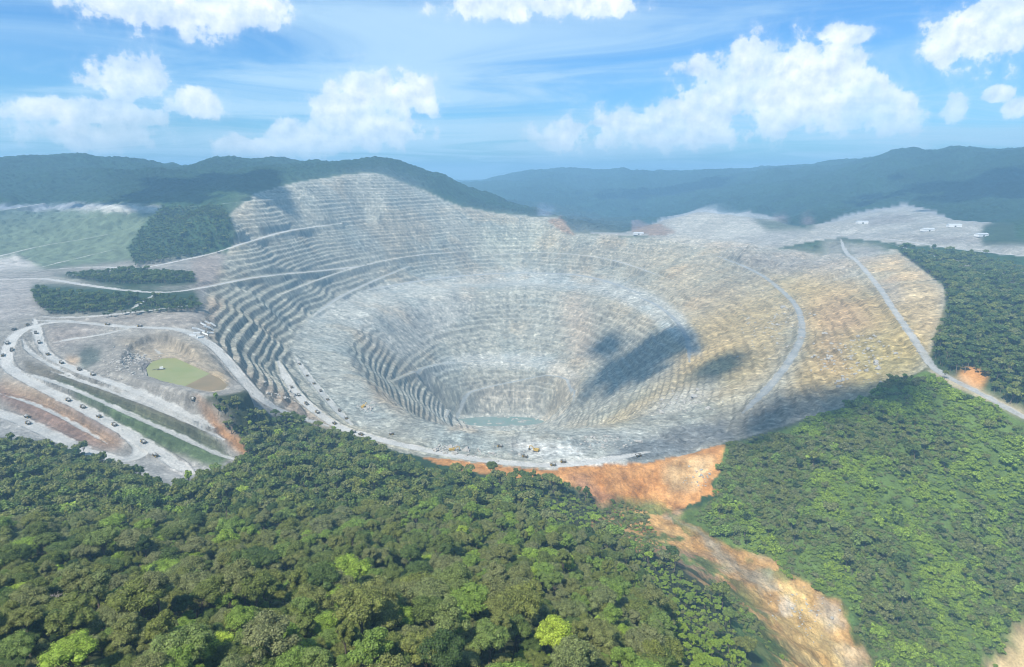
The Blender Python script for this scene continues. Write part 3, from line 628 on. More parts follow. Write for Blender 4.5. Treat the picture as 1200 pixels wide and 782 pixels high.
def mat_ground():
    m = bpy.data.materials.new('ground'); m.use_nodes = True; N = NT(m.node_tree)
    a = N.n('ShaderNodeAttribute', attribute_name='tone').outputs['Color']
    rd = N.n('ShaderNodeAttribute', attribute_name='road_edge').outputs['Fac']
    pos = N.n('ShaderNodeNewGeometry').outputs['Position']
    f1 = N.noise(pos, 0.35, 4, .65); f2 = N.noise(pos, 0.06, 4, .6)
    c = N.mix(1.0, a, N.n('ShaderNodeMapRange', {0: f1, 1: .25, 2: .75, 3: .72, 4: 1.28}).outputs[0], 'MULTIPLY')
    rk = N.n('ShaderNodeAttribute', attribute_name='rock').outputs['Fac']
    f3 = N.n('ShaderNodeMapRange', {0: N.noise(pos, .085, 8, .74), 1: .28, 2: .72, 3: .56, 4: 1.36}).outputs[0]
    c = N.mix(rk, c, N.mix(1.0, c, f3, 'MULTIPLY'))
    rdn = N.m('ADD', rd, N.m('MULTIPLY', N.m('SUBTRACT', f2, .5), 11.0))
    rm = N.smooth(rdn, 1.6, -1.6)
    tracks = N.m('SINE', N.m('MULTIPLY', rd, .8))
    rt = N.n('ShaderNodeAttribute', attribute_name='road_tone').outputs['Fac']
    rc = N.mix(N.m('ADD', N.m('ADD', N.m('MULTIPLY', tracks, .06), N.m('MULTIPLY', N.m('SUBTRACT', N.noise(pos, .035, 5, .65), .5), 1.6)), rt, clamp=True), (.21, .225, .225), (.47, .455, .42))
    rc = N.mix(1.0, rc, N.n('ShaderNodeMapRange', {0: f1, 1: .25, 2: .75, 3: .8, 4: 1.2}).outputs[0], 'MULTIPLY')
    c = N.mix(N.m('MULTIPLY', rm, N.smooth(N.noise(pos, .02, 4, .6), .25, .55, .55, .95)), c, rc)
    bp = N.n('ShaderNodeBump', {'Height': N.noise(pos, 0.22, 5, .7), 'Strength': 1.0, 'Distance': 3.0})
    b = N.n('ShaderNodeBsdfPrincipled', {'Base Color': c, 'Roughness': .95, 'Specular IOR Level': .15, 'Normal': bp.outputs[0]})
    o = N.n('ShaderNodeOutputMaterial'); N.link(b.outputs[0], o.inputs[0])
    return m
M_GROUND = mat_ground()

ZOFF = 0.0
idx = np.arange(NA * NR).reshape(NA, NR)
quads = np.stack([idx[:-1, :-1], idx[1:, :-1], idx[1:, 1:], idx[:-1, 1:]], -1)
def vcell(a): return (a[:-1, :-1] + a[1:, :-1] + a[1:, 1:] + a[:-1, 1:]) / 4
f_road = vcell(RD) < 0; f_pit = vcell(pm) > .5; f_far = vcell(RR) > 3300
XYZ = np.stack([X, Y, Z], -1).reshape(-1, 3).astype(np.float32)
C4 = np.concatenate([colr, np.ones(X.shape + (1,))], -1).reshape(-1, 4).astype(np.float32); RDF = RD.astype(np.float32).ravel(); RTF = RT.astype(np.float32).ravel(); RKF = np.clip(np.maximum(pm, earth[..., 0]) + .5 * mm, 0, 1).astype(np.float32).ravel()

def mesh_np(name, co, faces, mat, smooth=False):
    me = bpy.data.meshes.new(name); n, f = len(co), len(faces); w = faces.shape[1]
    me.vertices.add(n); me.vertices.foreach_set('co', np.ascontiguousarray(co, np.float32).ravel())
    me.loops.add(f * w); me.loops.foreach_set('vertex_index', np.ascontiguousarray(faces, np.int32).ravel())
    me.polygons.add(f); me.polygons.foreach_set('loop_start', np.arange(0, f * w, w, dtype=np.int32))
    me.polygons.foreach_set('use_smooth', np.full(f, smooth)); me.update(calc_edges=True)
    if mat: me.materials.append(mat)
    return me

def tag(o, label=None, cat=None, group=None, kind=None):
    for k_, v_ in (('label', label), ('category', cat), ('group', group), ('kind', kind)):
        if v_: o[k_] = v_
    return o
def link(name, me, parent=None):
    o = bpy.data.objects.new(name, me); col.objects.link(o)
    if parent: o.parent = parent
    return o

def land(name, mask, label):
    q = quads[mask]; uq, inv = np.unique(q, return_inverse=True)
    me = mesh_np(name, XYZ[uq], inv.reshape(-1, 4)[:, ::-1], M_GROUND)
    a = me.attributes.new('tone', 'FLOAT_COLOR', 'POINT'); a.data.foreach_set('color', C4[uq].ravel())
    a = me.attributes.new('road_edge', 'FLOAT', 'POINT'); a.data.foreach_set('value', RDF[uq])
    a = me.attributes.new('road_tone', 'FLOAT', 'POINT'); a.data.foreach_set('value', RTF[uq])
    a = me.attributes.new('rock', 'FLOAT', 'POINT'); a.data.foreach_set('value', RKF[uq])
    return tag(link(name, me), label, kind='structure')
land('open_pit', f_pit & ~f_road, 'vast terraced open pit of pale grey and ochre rock')
land('haul_road', f_road & ~f_far, 'pale graded haul roads winding round and into the pit')
land('ground', ~f_pit & ~f_road & ~f_far, 'forest floor, bare earth and mine yards around the pit')
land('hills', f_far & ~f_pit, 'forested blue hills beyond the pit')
print('land', round(time.time() - T0, 1))

# ------------------------------------------------------------------ heights anywhere
def height(x, y, H=None):
    H = Z if H is None else H
    fi = np.interp(np.arctan2(x, y), azs, np.arange(NA)); fk = np.interp(np.log(np.maximum(np.hypot(x, y), 41)), lrs, np.arange(NR))
    i = np.minimum(fi.astype(int), NA - 2); k = np.minimum(fk.astype(int), NR - 2); a = fi - i; b = fk - k
    return (H[i, k] * (1 - a) + H[i + 1, k] * a) * (1 - b) + (H[i, k + 1] * (1 - a) + H[i + 1, k + 1] * a) * b

# ------------------------------------------------------------------ plain materials
def mat(name, c, rough=.8, metal=0.0, var=.25, scale=.6):
    m = bpy.data.materials.new(name); m.use_nodes = True; N = NT(m.node_tree)
    pos = N.n('ShaderNodeTexCoord').outputs['Object']
    f = N.n('ShaderNodeMapRange', {0: N.noise(pos, scale, 4, .6), 1: .25, 2: .75, 3: 1 - var, 4: 1 + var}).outputs[0]
    cc = N.mix(1.0, (*c, 1), f, 'MULTIPLY')
    b = N.n('ShaderNodeBsdfPrincipled', {'Base Color': cc, 'Roughness': rough, 'Metallic': metal})
    o = N.n('ShaderNodeOutputMaterial'); N.link(b.outputs[0], o.inputs[0]); return m

def mat_water(name, c, c2, rough=.12):
    m = bpy.data.materials.new(name); m.use_nodes = True; N = NT(m.node_tree)
    pos = N.n('ShaderNodeTexCoord').outputs['Object']
    cc = N.mix(N.smooth(N.noise(pos, .02, 4, .6), .35, .65), (*c, 1), (*c2, 1))
    bp = N.n('ShaderNodeBump', {'Height': N.noise(pos, .5, 3, .6), 'Strength': .12, 'Distance': .3})
    b = N.n('ShaderNodeBsdfPrincipled', {'Base Color': cc, 'Roughness': rough, 'Normal': bp.outputs[0]})
    o = N.n('ShaderNodeOutputMaterial'); N.link(b.outputs[0], o.inputs[0]); return m

def mat_leaf():
    m = bpy.data.materials.new('leaf'); m.use_nodes = True; N = NT(m.node_tree)
    t = N.n('ShaderNodeAttribute', attribute_name='tint', attribute_type='INSTANCER').outputs['Fac']
    isl = N.n('ShaderNodeNewGeometry').outputs['Random Per Island']
    r = N.n('ShaderNodeValToRGB', {0: t}); e = r.color_ramp.elements
    stops = [(0, (.036, .068, .014)), (.22, (.084, .126, .024)), (.42, (.160, .178, .034)), (.56, (.160, .172, .066)), (.70, (.145, .215, .036)), (.84, (.200, .285, .032)), (1, (.34, .41, .04))]
    while len(e) < len(stops): e.new(.5)
    for k_, (p, c) in enumerate(stops): e[k_].position = p; e[k_].color = (*c, 1)
    f = N.n('ShaderNodeMapRange', {0: isl, 1: 0, 2: 1, 3: .5, 4: 1.55}).outputs[0]
    c = N.mix(1.0, r.outputs[0], f, 'MULTIPLY')
    d = N.n('ShaderNodeBsdfPrincipled', {'Base Color': c, 'Roughness': .55, 'Specular IOR Level': .35})
    tr = N.n('ShaderNodeBsdfTranslucent', {'Color': N.mix(1.0, c, (1.25, 1.25, .6), 'MULTIPLY')})
    mx = N.n('ShaderNodeMixShader', {0: .22, 1: d.outputs[0], 2: tr.outputs[0]})
    o = N.n('ShaderNodeOutputMaterial'); N.link(mx.outputs[0], o.inputs[0]); return m
M_LEAF = mat_leaf(); M_BARK = mat('bark', (.16, .125, .09), .9, 0, .35, 1.5); M_DEAD = mat('dead_wood', (.42, .36, .31), .9, 0, .25, 1.0)

# ------------------------------------------------------------------ trees
def ico():
    p = (1 + 5 ** .5) / 2
    v = np.array([(-1, p, 0), (1, p, 0), (-1, -p, 0), (1, -p, 0), (0, -1, p), (0, 1, p), (0, -1, -p), (0, 1, -p), (p, 0, -1), (p, 0, 1), (-p, 0, -1), (-p, 0, 1)]) / math.sqrt(1 + p * p)
    f = [(0, 11, 5), (0, 5, 1), (0, 1, 7), (0, 7, 10), (0, 10, 11), (1, 5, 9), (5, 11, 4), (11, 10, 2), (10, 7, 6), (7, 1, 8), (3, 9, 4), (3, 4, 2), (3, 2, 6), (3, 6, 8), (3, 8, 9), (4, 9, 5), (2, 4, 11), (6, 2, 10), (8, 6, 7), (9, 8, 1)]
    v = list(map(tuple, v)); cache = {}; out = []
    def mid(a, b):
        key = (min(a, b), max(a, b))
        if key not in cache:
            q = (np.array(v[a]) + np.array(v[b])); v.append(tuple(q / np.linalg.norm(q))); cache[key] = len(v) - 1
        return cache[key]
    for a, b, c in f:
        x, y, z = mid(a, b), mid(b, c), mid(c, a); out += [(a, x, z), (b, y, x), (c, z, y), (x, y, z)]
    return np.array(v), np.array(out)
ICO_V, ICO_F = ico()

def unit(n, g):
    d = g.normal(size=(n, 3)); return d / np.linalg.norm(d, axis=1)[:, None]

def tube(path, radii, sides=6):
    path = np.array(path, float); V, F = [], []
    for i, p in enumerate(path):
        t = path[min(i + 1, len(path) - 1)] - path[max(i - 1, 0)]; t /= np.linalg.norm(t) + 1e-9
        a = np.cross(t, (0.31, 0.95, 0.1)); a /= np.linalg.norm(a) + 1e-9; b = np.cross(t, a)
        for s_ in range(sides):
            an = 2 * math.pi * s_ / sides; V.append(p + radii[i] * (math.cos(an) * a + math.sin(an) * b))
    for i in range(len(path) - 1):
        for s_ in range(sides):
            q = i * sides; n_ = (s_ + 1) % sides; F.append((q + s_, q + n_, q + sides + n_, q + sides + s_))
    return np.array(V), np.array(F)

def tree_parts(seed, shape, leaf, nleaf, core=True):
    """crown (leaf faces round lobes) and trunk (with limbs) of one kind of tree; crown radius about 6 m"""
    g = np.random.default_rng(seed)
    K, Rc, H, flat, spread = {'dome': (40, 6.0, 15.0, .55, 1.0), 'round': (34, 5.4, 14.0, .85, .95), 'tall': (38, 4.4, 17.0, 1.35, .9), 'wide': (52, 7.2, 15.5, .42, 1.05), 'open': (24, 6.2, 16.0, .55, 1.15), 'shrub': (18, 4.6, 3.6, .62, 1.0)}[shape]
    lob = []
    for k_ in range(K):
        d = unit(1, g)[0]; d[2] = abs(d[2]) * 1.1 - .18; d /= np.linalg.norm(d)
        rr = Rc * g.uniform(.35, .92) * spread
        p = d * rr; p[2] = p[2] * flat + H - Rc * flat * .55
        lob.append((p, Rc * g.uniform(.13, .33)))
    V, F = [], []; nv = 0
    for p, r in lob:
        n = max(6, int(nleaf / K * (r / (Rc * .24)) ** 2))
        d = unit(n, g); d[:, 2] = np.where(d[:, 2] < -.35, -d[:, 2], d[:, 2])
        c = p + d * r * g.uniform(.70, 1.32, (n, 1)) * (1, 1, .8)
        nn = d + unit(n, g) * .75 + (0, 0, .35); nn /= np.linalg.norm(nn, axis=1)[:, None]
        t = np.cross(nn, unit(n, g)); t /= np.linalg.norm(t, axis=1)[:, None]; b = np.cross(nn, t)
        s_ = leaf * g.uniform(.55, 1.25, (n, 1)) * .5; w_ = s_ * g.uniform(.6, 1.0, (n, 1))
        q = np.stack([c - t * s_, c - b * w_ - nn * s_ * .25, c + t * s_, c + b * w_ - nn * s_ * .25], 1).reshape(-1, 3)
        V.append(q); F.append(np.arange(n * 4).reshape(-1, 4) + nv); nv += n * 4
    TV, TF = [], []; tv = 0
    if core:
        for p, r in lob:
            q = ICO_V * (r * .80) * (1 + (g.random((len(ICO_V), 1)) - .5) * .35) * (1, 1, .8) + p
            f = np.c_[ICO_F, ICO_F[:, 2:3]]
            V.append(q); TF.append(f + nv); nv += len(q)
    base_r = .38 if shape != 'shrub' else .14
    top = np.array([g.normal() * .3, g.normal() * .3, H * .62])
    bt = [((0, 0, -2.0), (0, 0, H * .3), tuple(top))]
    BV, BF = [], []; bn = 0
    v_, f_ = tube([(0, 0, -2.0), (top[0] * .4, top[1] * .4, H * .3), top], [base_r * 1.5, base_r, base_r * .7], 7); BV.append(v_); BF.append(f_ + bn); bn += len(v_)
    for p, r in lob[::3]:
        st = top * g.uniform(.7, 1.0); md = (st + p) / 2 + (0, 0, -.5)
        v_, f_ = tube([st, md, p], [base_r * .45, base_r * .3, base_r * .12], 5); BV.append(v_); BF.append(f_ + bn); bn += len(v_)
    return np.vstack(V), F, TF, np.vstack(BV), np.vstack(BF)

def tree_meshes(name, seed, shape, leaf, nleaf):
    V, FQ, FT, BV, BF = tree_parts(seed, shape, leaf, nleaf)
    faces = [tuple(f) for f in np.vstack(FQ)] + [tuple(f[:3]) for f in np.vstack(FT)]
    cm = bpy.data.meshes.new(name + '_crown'); cm.from_pydata(V.tolist(), [], faces); cm.materials.append(M_LEAF)
    tm_ = bpy.data.meshes.new(name + '_trunk'); tm_.from_pydata(BV.tolist(), [], BF.tolist()); tm_.materials.append(M_BARK)
    jm = bpy.data.meshes.new(name); n = len(V)
    jm.from_pydata(V.tolist() + BV.tolist(), [], faces + [tuple(f + n) for f in BF]); jm.materials.append(M_LEAF); jm.materials.append(M_BARK)
    mi = np.zeros(len(jm.polygons), np.int32); mi[len(faces):] = 1; jm.polygons.foreach_set('material_index', mi)
    return cm, tm_, jm

NEAR = [tree_meshes('near_tree_%d' % i, 100 + i, sh, .52, 8500) for i, sh in enumerate(['dome', 'round', 'wide', 'tall', 'open', 'dome', 'round', 'wide'])]
FAR = [tree_meshes('far_tree_%d' % i, 200 + i, sh, 1.5, 800) for i, sh in enumerate(['dome', 'round', 'wide', 'tall'])]
SHRUB = [tree_meshes('shrub_%d' % i, 300 + i, 'shrub', .9, 900) for i in range(4)]

def scatter(x0, x1, y0, y1, step, mask, lift, thr=.5, rag=10.0):
    nx, ny = int((x1 - x0) / step), int((y1 - y0) / step)
    gx_, gy_ = np.meshgrid(np.arange(nx), np.arange(ny)); gx_ = gx_.ravel() + .5 * (gy_.ravel() % 2); gy_ = gy_.ravel()
    x = x0 + (gx_ + rng.uniform(-.42, .42, gx_.size)) * step; y = y0 + (gy_ + rng.uniform(-.42, .42, gx_.size)) * step
    az = np.arctan2(x, y); k_ = (np.abs(az) < R(46)) & (np.hypot(x, y) > 70); x, y = x[k_], y[k_]
    z = height(x, y); px, py = project(x, y, z + lift)
    m = sample(mask, px + (fbm(x / 28, y / 28, 3, 97) - .5) * rag, py + (fbm(x / 28, y / 28, 3, 98) - .5) * rag * .6); k_ = (m > thr) & (py < 1050) & (px > -400) & (px < 1600)
    bz = height(x, y)
    return x[k_], y[k_], z[k_], px[k_], py[k_]
rFL, rFR, rFM = np.maximum(raster(FL), raster([(246, 466), (268, 470), (300, 480), (305, 495), (250, 484)])), raster(FR), raster(FM)
rFM = rFM * (1 - raster([(1116, 438), (1140, 430), (1162, 445), (1155, 460), (1122, 457)]))
pts = []      # x, y, z, size, tint, kind (0 tree, 1 far tree, 2 shrub)
def road_d(x, y): return height(x, y, RD)
x, y, z, px, py = scatter(-1000, 420, 60, 1080, 5.9, rFL, 8)
k_ = ~((y > 1010) & (px > 420)) & (road_d(x, y) > 3); x, y, z, px, py = [q[k_] for q in (x, y, z, px, py)]
n = x.size; reg = fbm(x / 70, y / 70, 3, 71)
ti = np.clip(rng.normal(.37, .17, n) + (reg - .5) * .5 + .08 * (py > 600), 0, .74); lime = rng.random(n) < .045; ti = np.where(lime, rng.uniform(.76, .92, n), ti)
bush = (sstep(.0, 1., sample(blur(raster([(620, 570), (700, 580), (725, 605), (690, 625), (760, 645), (820, 680), (860, 720), (885, 790), (900, 1060), (760, 1060), (790, 720), (740, 660), (650, 610)]), 12), px, py)) > rng.random(n) * .8)
ti = np.where(bush, np.clip(ti + .32, 0, .86), ti)
sz = np.clip(rng.lognormal(-.64, .42, n), .25, 1.25)
pts.append(np.c_[x, y, z, np.where(bush, sz * .62, sz), ti, np.where(bush & (rng.random(n) < .7), 2, np.where(np.hypot(x, y) > 620, 1, 0))])
x, y, z, px, py = scatter(60, 1400, 540, 1300, 4.4, rFR, 2, rag=44.0)
n = x.size; reg = fbm(x / 60, y / 60, 3, 72)
p1 = fbm(x / 24, y / 24, 3, 81); p2 = fbm(x / 75, y / 75, 3, 82)
k_ = (p1 + rng.normal(0, .08, n) > .26) & (road_d(x, y) > 2) & (sample(raster([(1160, 1060), (1168, 775), (1190, 726), (1220, 712), (1240, 1060)]) + raster([(700, 545), (850, 528), (846, 560), (830, 590), (800, 612), (760, 640), (700, 600)]) + raster([(790, 596), (812, 606), (905, 660), (950, 700), (1000, 745), (1040, 800), (960, 820), (880, 700)]), px, py) < .5)
tr = rng.random(n) < .06 + .36 * sstep(.54, .40, p2)
ti = .68 + (p2 - .5) * .8 + (p1 - .5) * .9 + rng.normal(0, .09, n)
ti = np.where(tr, np.clip(rng.normal(.42, .16, n), .05, .72), np.clip(ti, .10, .87))
tf = tr & (rng.random(n) < .3)
sz = np.where(tf, rng.lognormal(-.72, .36, n), np.where(tr, rng.lognormal(.10, .35, n), rng.lognormal(-.42, .45, n) * (.75 + .6 * p1)))
pts.append(np.c_[x, y, z - np.where(tf, 0, 1.2 * sz), sz, ti, np.where(tf, 1, 2)][k_])
x, y, z, px, py = scatter(500, 2600, 850, 2700, 9.5, rFM, 8); n = x.size
k_ = road_d(x, y) > 3
pts.append(np.c_[x, y, z, np.clip(rng.lognormal(-.15, .28, n), .5, 1.5), np.clip(rng.normal(.26, .13, n), 0, .8), np.ones(n)][k_])
for poly, st in (([(38, 340), (110, 344), (228, 350), (236, 360), (170, 366), (60, 369), (40, 352)], 9.0), ([(66, 322), (150, 316), (224, 320), (228, 328), (150, 331)], 9.0), ([(150, 292), (175, 255), (195, 243), (262, 243), (272, 262), (268, 290), (240, 300), (195, 304), (160, 311)], 10.5)):
    x, y, z, px, py = scatter(-2300, -500, 1200, 2700, st, raster(poly), 7, rag=5.0); n = x.size; k_ = road_d(x, y) > 8
    pts.append(np.c_[x, y, z, np.clip(rng.lognormal(-.40, .28, n), .4, 1.1), np.clip(rng.normal(.18, .10, n), 0, .7), np.ones(n)][k_])
# scrub taking hold on the bare ravine
x, y, z, px, py = scatter(20, 420, 560, 960, 4.5, blur(raster([(690, 560), (850, 530), (838, 575), (800, 600), (830, 640), (1010, 740), (1060, 800), (900, 800), (850, 700), (760, 650), (690, 620), (720, 600)]), 2), 1)
n = x.size; reg = fbm(x / 34, y / 34, 3, 74); cov = sample(blur(raster([(715, 592), (750, 594), (772, 625), (768, 655), (722, 648), (698, 614)]), 3), px, py) + sample(blur(raster([(828, 690), (870, 705), (915, 750), (935, 800), (885, 800), (862, 740)]), 4), px, py)
k_ = (reg + .36 * cov + rng.normal(0, .06, n) > .70) & (cov > .15) & (road_d(x, y) > 2)
pts.append(np.c_[x, y, z, rng.lognormal(-1.0, .4, n), np.clip(rng.normal(.6, .15, n), 0, .88), np.full(n, 2)][k_])
PT = np.vstack(pts)
print('plants', [len(p) for p in pts], round(time.time() - T0, 1))

def hit(px, py): return col_hit(px, py, Z)

# the 290 trees that show largest stand alone, the rest is one mass
ppx, ppy = project(PT[:, 0], PT[:, 1], PT[:, 2] + 9)
inview = (PT[:, 5] == 0) & (ppx > -10) & (ppx < 1210) & (ppy < 800)
dist = np.sqrt(PT[:, 0] ** 2 + PT[:, 1] ** 2 + (CAM_H - PT[:, 2]) ** 2)
order = np.argsort(np.where(inview, dist / (.6 + .4 * PT[:, 3]), 1e9))[:286]
solo = np.zeros(len(PT), bool); solo[order] = True

LAB = {}
def tree_label(ti, sz, shape, px, py):
    tone = 'dark green' if ti < .18 else 'deep green' if ti < .34 else 'olive green' if ti < .58 else 'grey green' if ti < .76 else 'bright lime green'
    size = 'small' if sz < .8 else 'large' if sz > 1.25 else 'medium'
    a, b = int(np.clip(px / 30, 0, 39)), int(np.clip((782 - py) / 14, 0, 14))
    t = '%s %s %s tree, %s of forty columns across, %s tier up' % (size, tone, shape, ORD[a], ORD[b]); LAB[t] = LAB.get(t, 0) + 1
    return t + ['', ', farther', ', farthest back', ', last'][min(LAB[t] - 1, 3)]
ORD = 'first second third fourth fifth sixth seventh eighth ninth tenth eleventh twelfth thirteenth fourteenth fifteenth sixteenth seventeenth eighteenth nineteenth twentieth'.split()
ORD += ['twenty-' + q for q in ORD[:9]] + ['thirtieth'] + ['thirty-' + q for q in ORD[:9]] + ['fortieth']
SHN = ['domed', 'rounded', 'spreading', 'tall narrow', 'open crowned', 'domed', 'rounded', 'spreading']
for i in order:
    x, y, z, s_, ti, _ = PT[i]; v = int(rng.integers(len(NEAR)))
    e = bpy.data.objects.new('broadleaf_tree', None); col.objects.link(e); e.location = (x, y, z); e.rotation_euler = (0, 0, rng.uniform(0, 6.28)); s2 = s_ * rng.uniform(.9, 1.15); e.scale = (s_, s_, s2)
    e.empty_display_size = 2
    tag(e, tree_label(ti, s_, SHN[v], ppx[i], min(ppy[i], 782)), 'tree', 'broadleaf trees along the bottom of the photograph')
    c_ = link('crown', NEAR[v][0], e); c_['tint'] = float(ti); link('trunk', NEAR[v][1], e)

def gn_instances():
    tree = bpy.data.node_groups.new('planting', 'GeometryNodeTree')
    tree.interface.new_socket('Geometry', in_out='INPUT', socket_type='NodeSocketGeometry'); tree.interface.new_socket('Geometry', in_out='OUTPUT', socket_type='NodeSocketGeometry')
    nd = tree.nodes; gi = nd.new('NodeGroupInput'); go = nd.new('NodeGroupOutput')
    pc = bpy.data.collections.new('plant_kinds')
    for k_, (c_, t_, j) in enumerate(NEAR + FAR + SHRUB):
        pc.objects.link(bpy.data.objects.new('kind_%02d' % k_, j))
    ci = nd.new('GeometryNodeCollectionInfo'); ci.inputs['Collection'].default_value = pc; ci.inputs['Separate Children'].default_value = True; ci.inputs['Reset Children'].default_value = True
    ip = nd.new('GeometryNodeInstanceOnPoints'); ip.inputs['Pick Instance'].default_value = True
    mp = nd.new('GeometryNodeMeshToPoints')
    def attr(nm, ty):
        a = nd.new('GeometryNodeInputNamedAttribute'); a.data_type = ty; a.inputs['Name'].default_value = nm
        return [o for o in a.outputs if o.enabled][0]
    L = tree.links.new
    L(gi.outputs[0], mp.inputs['Mesh']); L(mp.outputs[0], ip.inputs['Points']); L(ci.outputs[0], ip.inputs['Instance'])
    L(attr('which', 'INT'), ip.inputs['Instance Index']); L(attr('turn', 'FLOAT_VECTOR'), ip.inputs['Rotation']); L(attr('grow', 'FLOAT_VECTOR'), ip.inputs['Scale'])
    L(ip.outputs[0], go.inputs[0]); return tree
GN = gn_instances()
def mass(name, sel, label, cat):
    p = PT[sel]; n = len(p); me = bpy.data.meshes.new(name); me.vertices.add(n); me.vertices.foreach_set('co', p[:, :3].astype(np.float32).ravel())
    kd = p[:, 5].astype(int)
    w = np.where(kd == 0, rng.integers(0, len(NEAR), n), np.where(kd == 1, len(NEAR) + rng.integers(0, len(FAR), n), len(NEAR) + len(FAR) + rng.integers(0, len(SHRUB), n)))
    a = me.attributes.new('which', 'INT', 'POINT'); a.data.foreach_set('value', w.astype(np.int32))
    t = np.zeros((n, 3), np.float32); t[:, 2] = rng.uniform(0, 6.28, n); t[:, :2] = rng.normal(0, .06, (n, 2))
    a = me.attributes.new('turn', 'FLOAT_VECTOR', 'POINT'); a.data.foreach_set('vector', t.ravel())
    s_ = np.repeat(p[:, 3:4], 3, 1) * np.c_[rng.uniform(.9, 1.1, n), rng.uniform(.9, 1.1, n), rng.uniform(.85, 1.2, n)]
    a = me.attributes.new('grow', 'FLOAT_VECTOR', 'POINT'); a.data.foreach_set('vector', s_.astype(np.float32).ravel())
    a = me.attributes.new('tint', 'FLOAT', 'POINT'); a.data.foreach_set('value', p[:, 4].astype(np.float32))
    o = link(name, me); md = o.modifiers.new('planting', 'NODES'); md.node_group = GN
    return tag(o, label, cat, kind='stuff')
mass('forest', ~solo & (PT[:, 5] < 2), 'dense green rainforest covering the slopes around the pit', 'forest')
mass('undergrowth', ~solo & (PT[:, 5] == 2), 'bright green bushes and scrub on the ravine sides', 'bushes')
print('trees', round(time.time() - T0, 1))

# ------------------------------------------------------------------ water
def sheet(name, poly, z, m):
    me = bpy.data.meshes.new(name); me.from_pydata([(x, y, z) for x, y in poly], [], [tuple(range(len(poly)))]); me.materials.append(m); me.update()
    if me.polygons[0].normal.z < 0: me.flip_normals()
    return me
def at_z(px, py, z):
    az, el = px_azel(px, py); r = (z - CAM_H) / math.tan(float(el)); return (r * math.sin(az), r * math.cos(az))
i_g, i_b = range(0, 7), range(6, 15)
green = [POND_W[k_] for k_ in (0, 1, 2, 3, 4, 5, 6, 12, 13, 14)]; brown = [POND_W[k_] for k_ in (6, 7, 8, 9, 10, 11, 12)]
tag(link('pond_water', sheet('pond_water', green, pond_z, mat_water('green_water', (.19, .205, .045), (.23, .22, .065), .35))), 'murky green water of the settling pond', kind='structure')
tag(link('settling_water', sheet('settling_water', brown, pond_z + .004, mat_water('brown_water', (.17, .115, .035), (.22, .14, .05), .35))), 'brown water in the near end of the settling pond', kind='structure')
lk = [(-40 + 146 * math.cos(a), 1950 + 46 * math.sin(a)) for a in np.linspace(0, 2 * math.pi, 40, endpoint=False)]
tag(link('pit_lake', sheet('pit_lake', lk, LAKE_Z, mat_water('pit_water', (.15, .215, .175), (.20, .235, .20), .45))), 'green lake at the bottom of the pit', kind='structure')

# ------------------------------------------------------------------ hazy air over the whole place
def haze():
    m = bpy.data.materials.new('haze'); m.use_nodes = True; N = NT(m.node_tree)
    v = N.n('ShaderNodeVolumePrincipled', {'Color': (.37, .70, 1.0, 1), 'Density': 1.5e-4, 'Anisotropy': 0.0})
    o = N.n('ShaderNodeOutputMaterial'); N.link(v.outputs[0], o.inputs['Volume'])
    x0, x1, y0, y1, z0, z1 = -17000, 17000, -900, 17000, float(Z.min()) - 5, float(max(Z.max(), CAM_H)) + 20
    me = bpy.data.meshes.new('haze'); c_ = [(a, b, c) for a in (x0, x1) for b in (y0, y1) for c in (z0, z1)]
    me.from_pydata(c_, [], [(0, 1, 3, 2), (4, 6, 7, 5), (0, 4, 5, 1), (2, 3, 7, 6), (0, 2, 6, 4), (1, 5, 7, 3)]); me.materials.append(m); me.update()
    tag(link('haze', me), 'thin blue haze in the air', 'haze', kind='stuff')
haze()
print('done', round(time.time() - T0, 1))

# ------------------------------------------------------------------ clouds over the pit (their shadows lie in it)
def clouds():
    m = bpy.data.materials.new('cloud'); m.use_nodes = True; N = NT(m.node_tree)
    d = N.n('ShaderNodeBsdfDiffuse', {'Color': (.9, .9, .9, 1)}); o = N.n('ShaderNodeOutputMaterial'); N.link(d.outputs[0], o.inputs[0])
    g = np.random.default_rng(5); V, F, n = [], [], 0
    spots = [  # shaded ground: px, py, half width, half depth (m), turn, height of cloud
        (748, 425, 150, 125, 55, 5200), (712, 405, 70, 60, 20, 5200), (845, 428, 95, 50, 55, 5200), (900, 490, 120, 42, 45, 5200), (980, 472, 90, 46, 40, 5200), (1040, 462, 70, 40, 30, 5200),
        (230, 220, 300, 260, 0, 3600), (1165, 215, 420, 320, 0, 3600), (800, 222, 600, 300, 0, 3600)]
    for px, py, a, b, turn, H in spots:
        p = hit(px, py)
        if p is None: continue
        c = p + SUN_DIR * (H - p[2]) / SUN_DIR[2]
        for _ in range(110):
            t = g.uniform(0, 6.28); q = abs(g.normal()) * .55; lx, ly = q * math.cos(t) * a * 1.45, q * math.sin(t) * b * 1.7
            w = R(turn); x, y = lx * math.cos(w) - ly * math.sin(w), lx * math.sin(w) + ly * math.cos(w)
            a2, b2 = a, b; r = min(a, b) * g.uniform(.14, .5) * max(.35, 1.2 - .7 * q)
            v = ICO_V * r * (1 + (g.random((len(ICO_V), 1)) - .5) * .4) * (1, 1, .6) + c + (x, y, g.uniform(-.1, .4) * r)
            V.append(v); F.append(ICO_F + n); n += len(v)
    me = mesh_np('clouds', np.vstack(V), np.vstack(F), m, True)
    tag(link('clouds', me), 'broken white clouds drifting high above the pit', 'clouds', kind='stuff')
clouds()
print('done', round(time.time() - T0, 1))

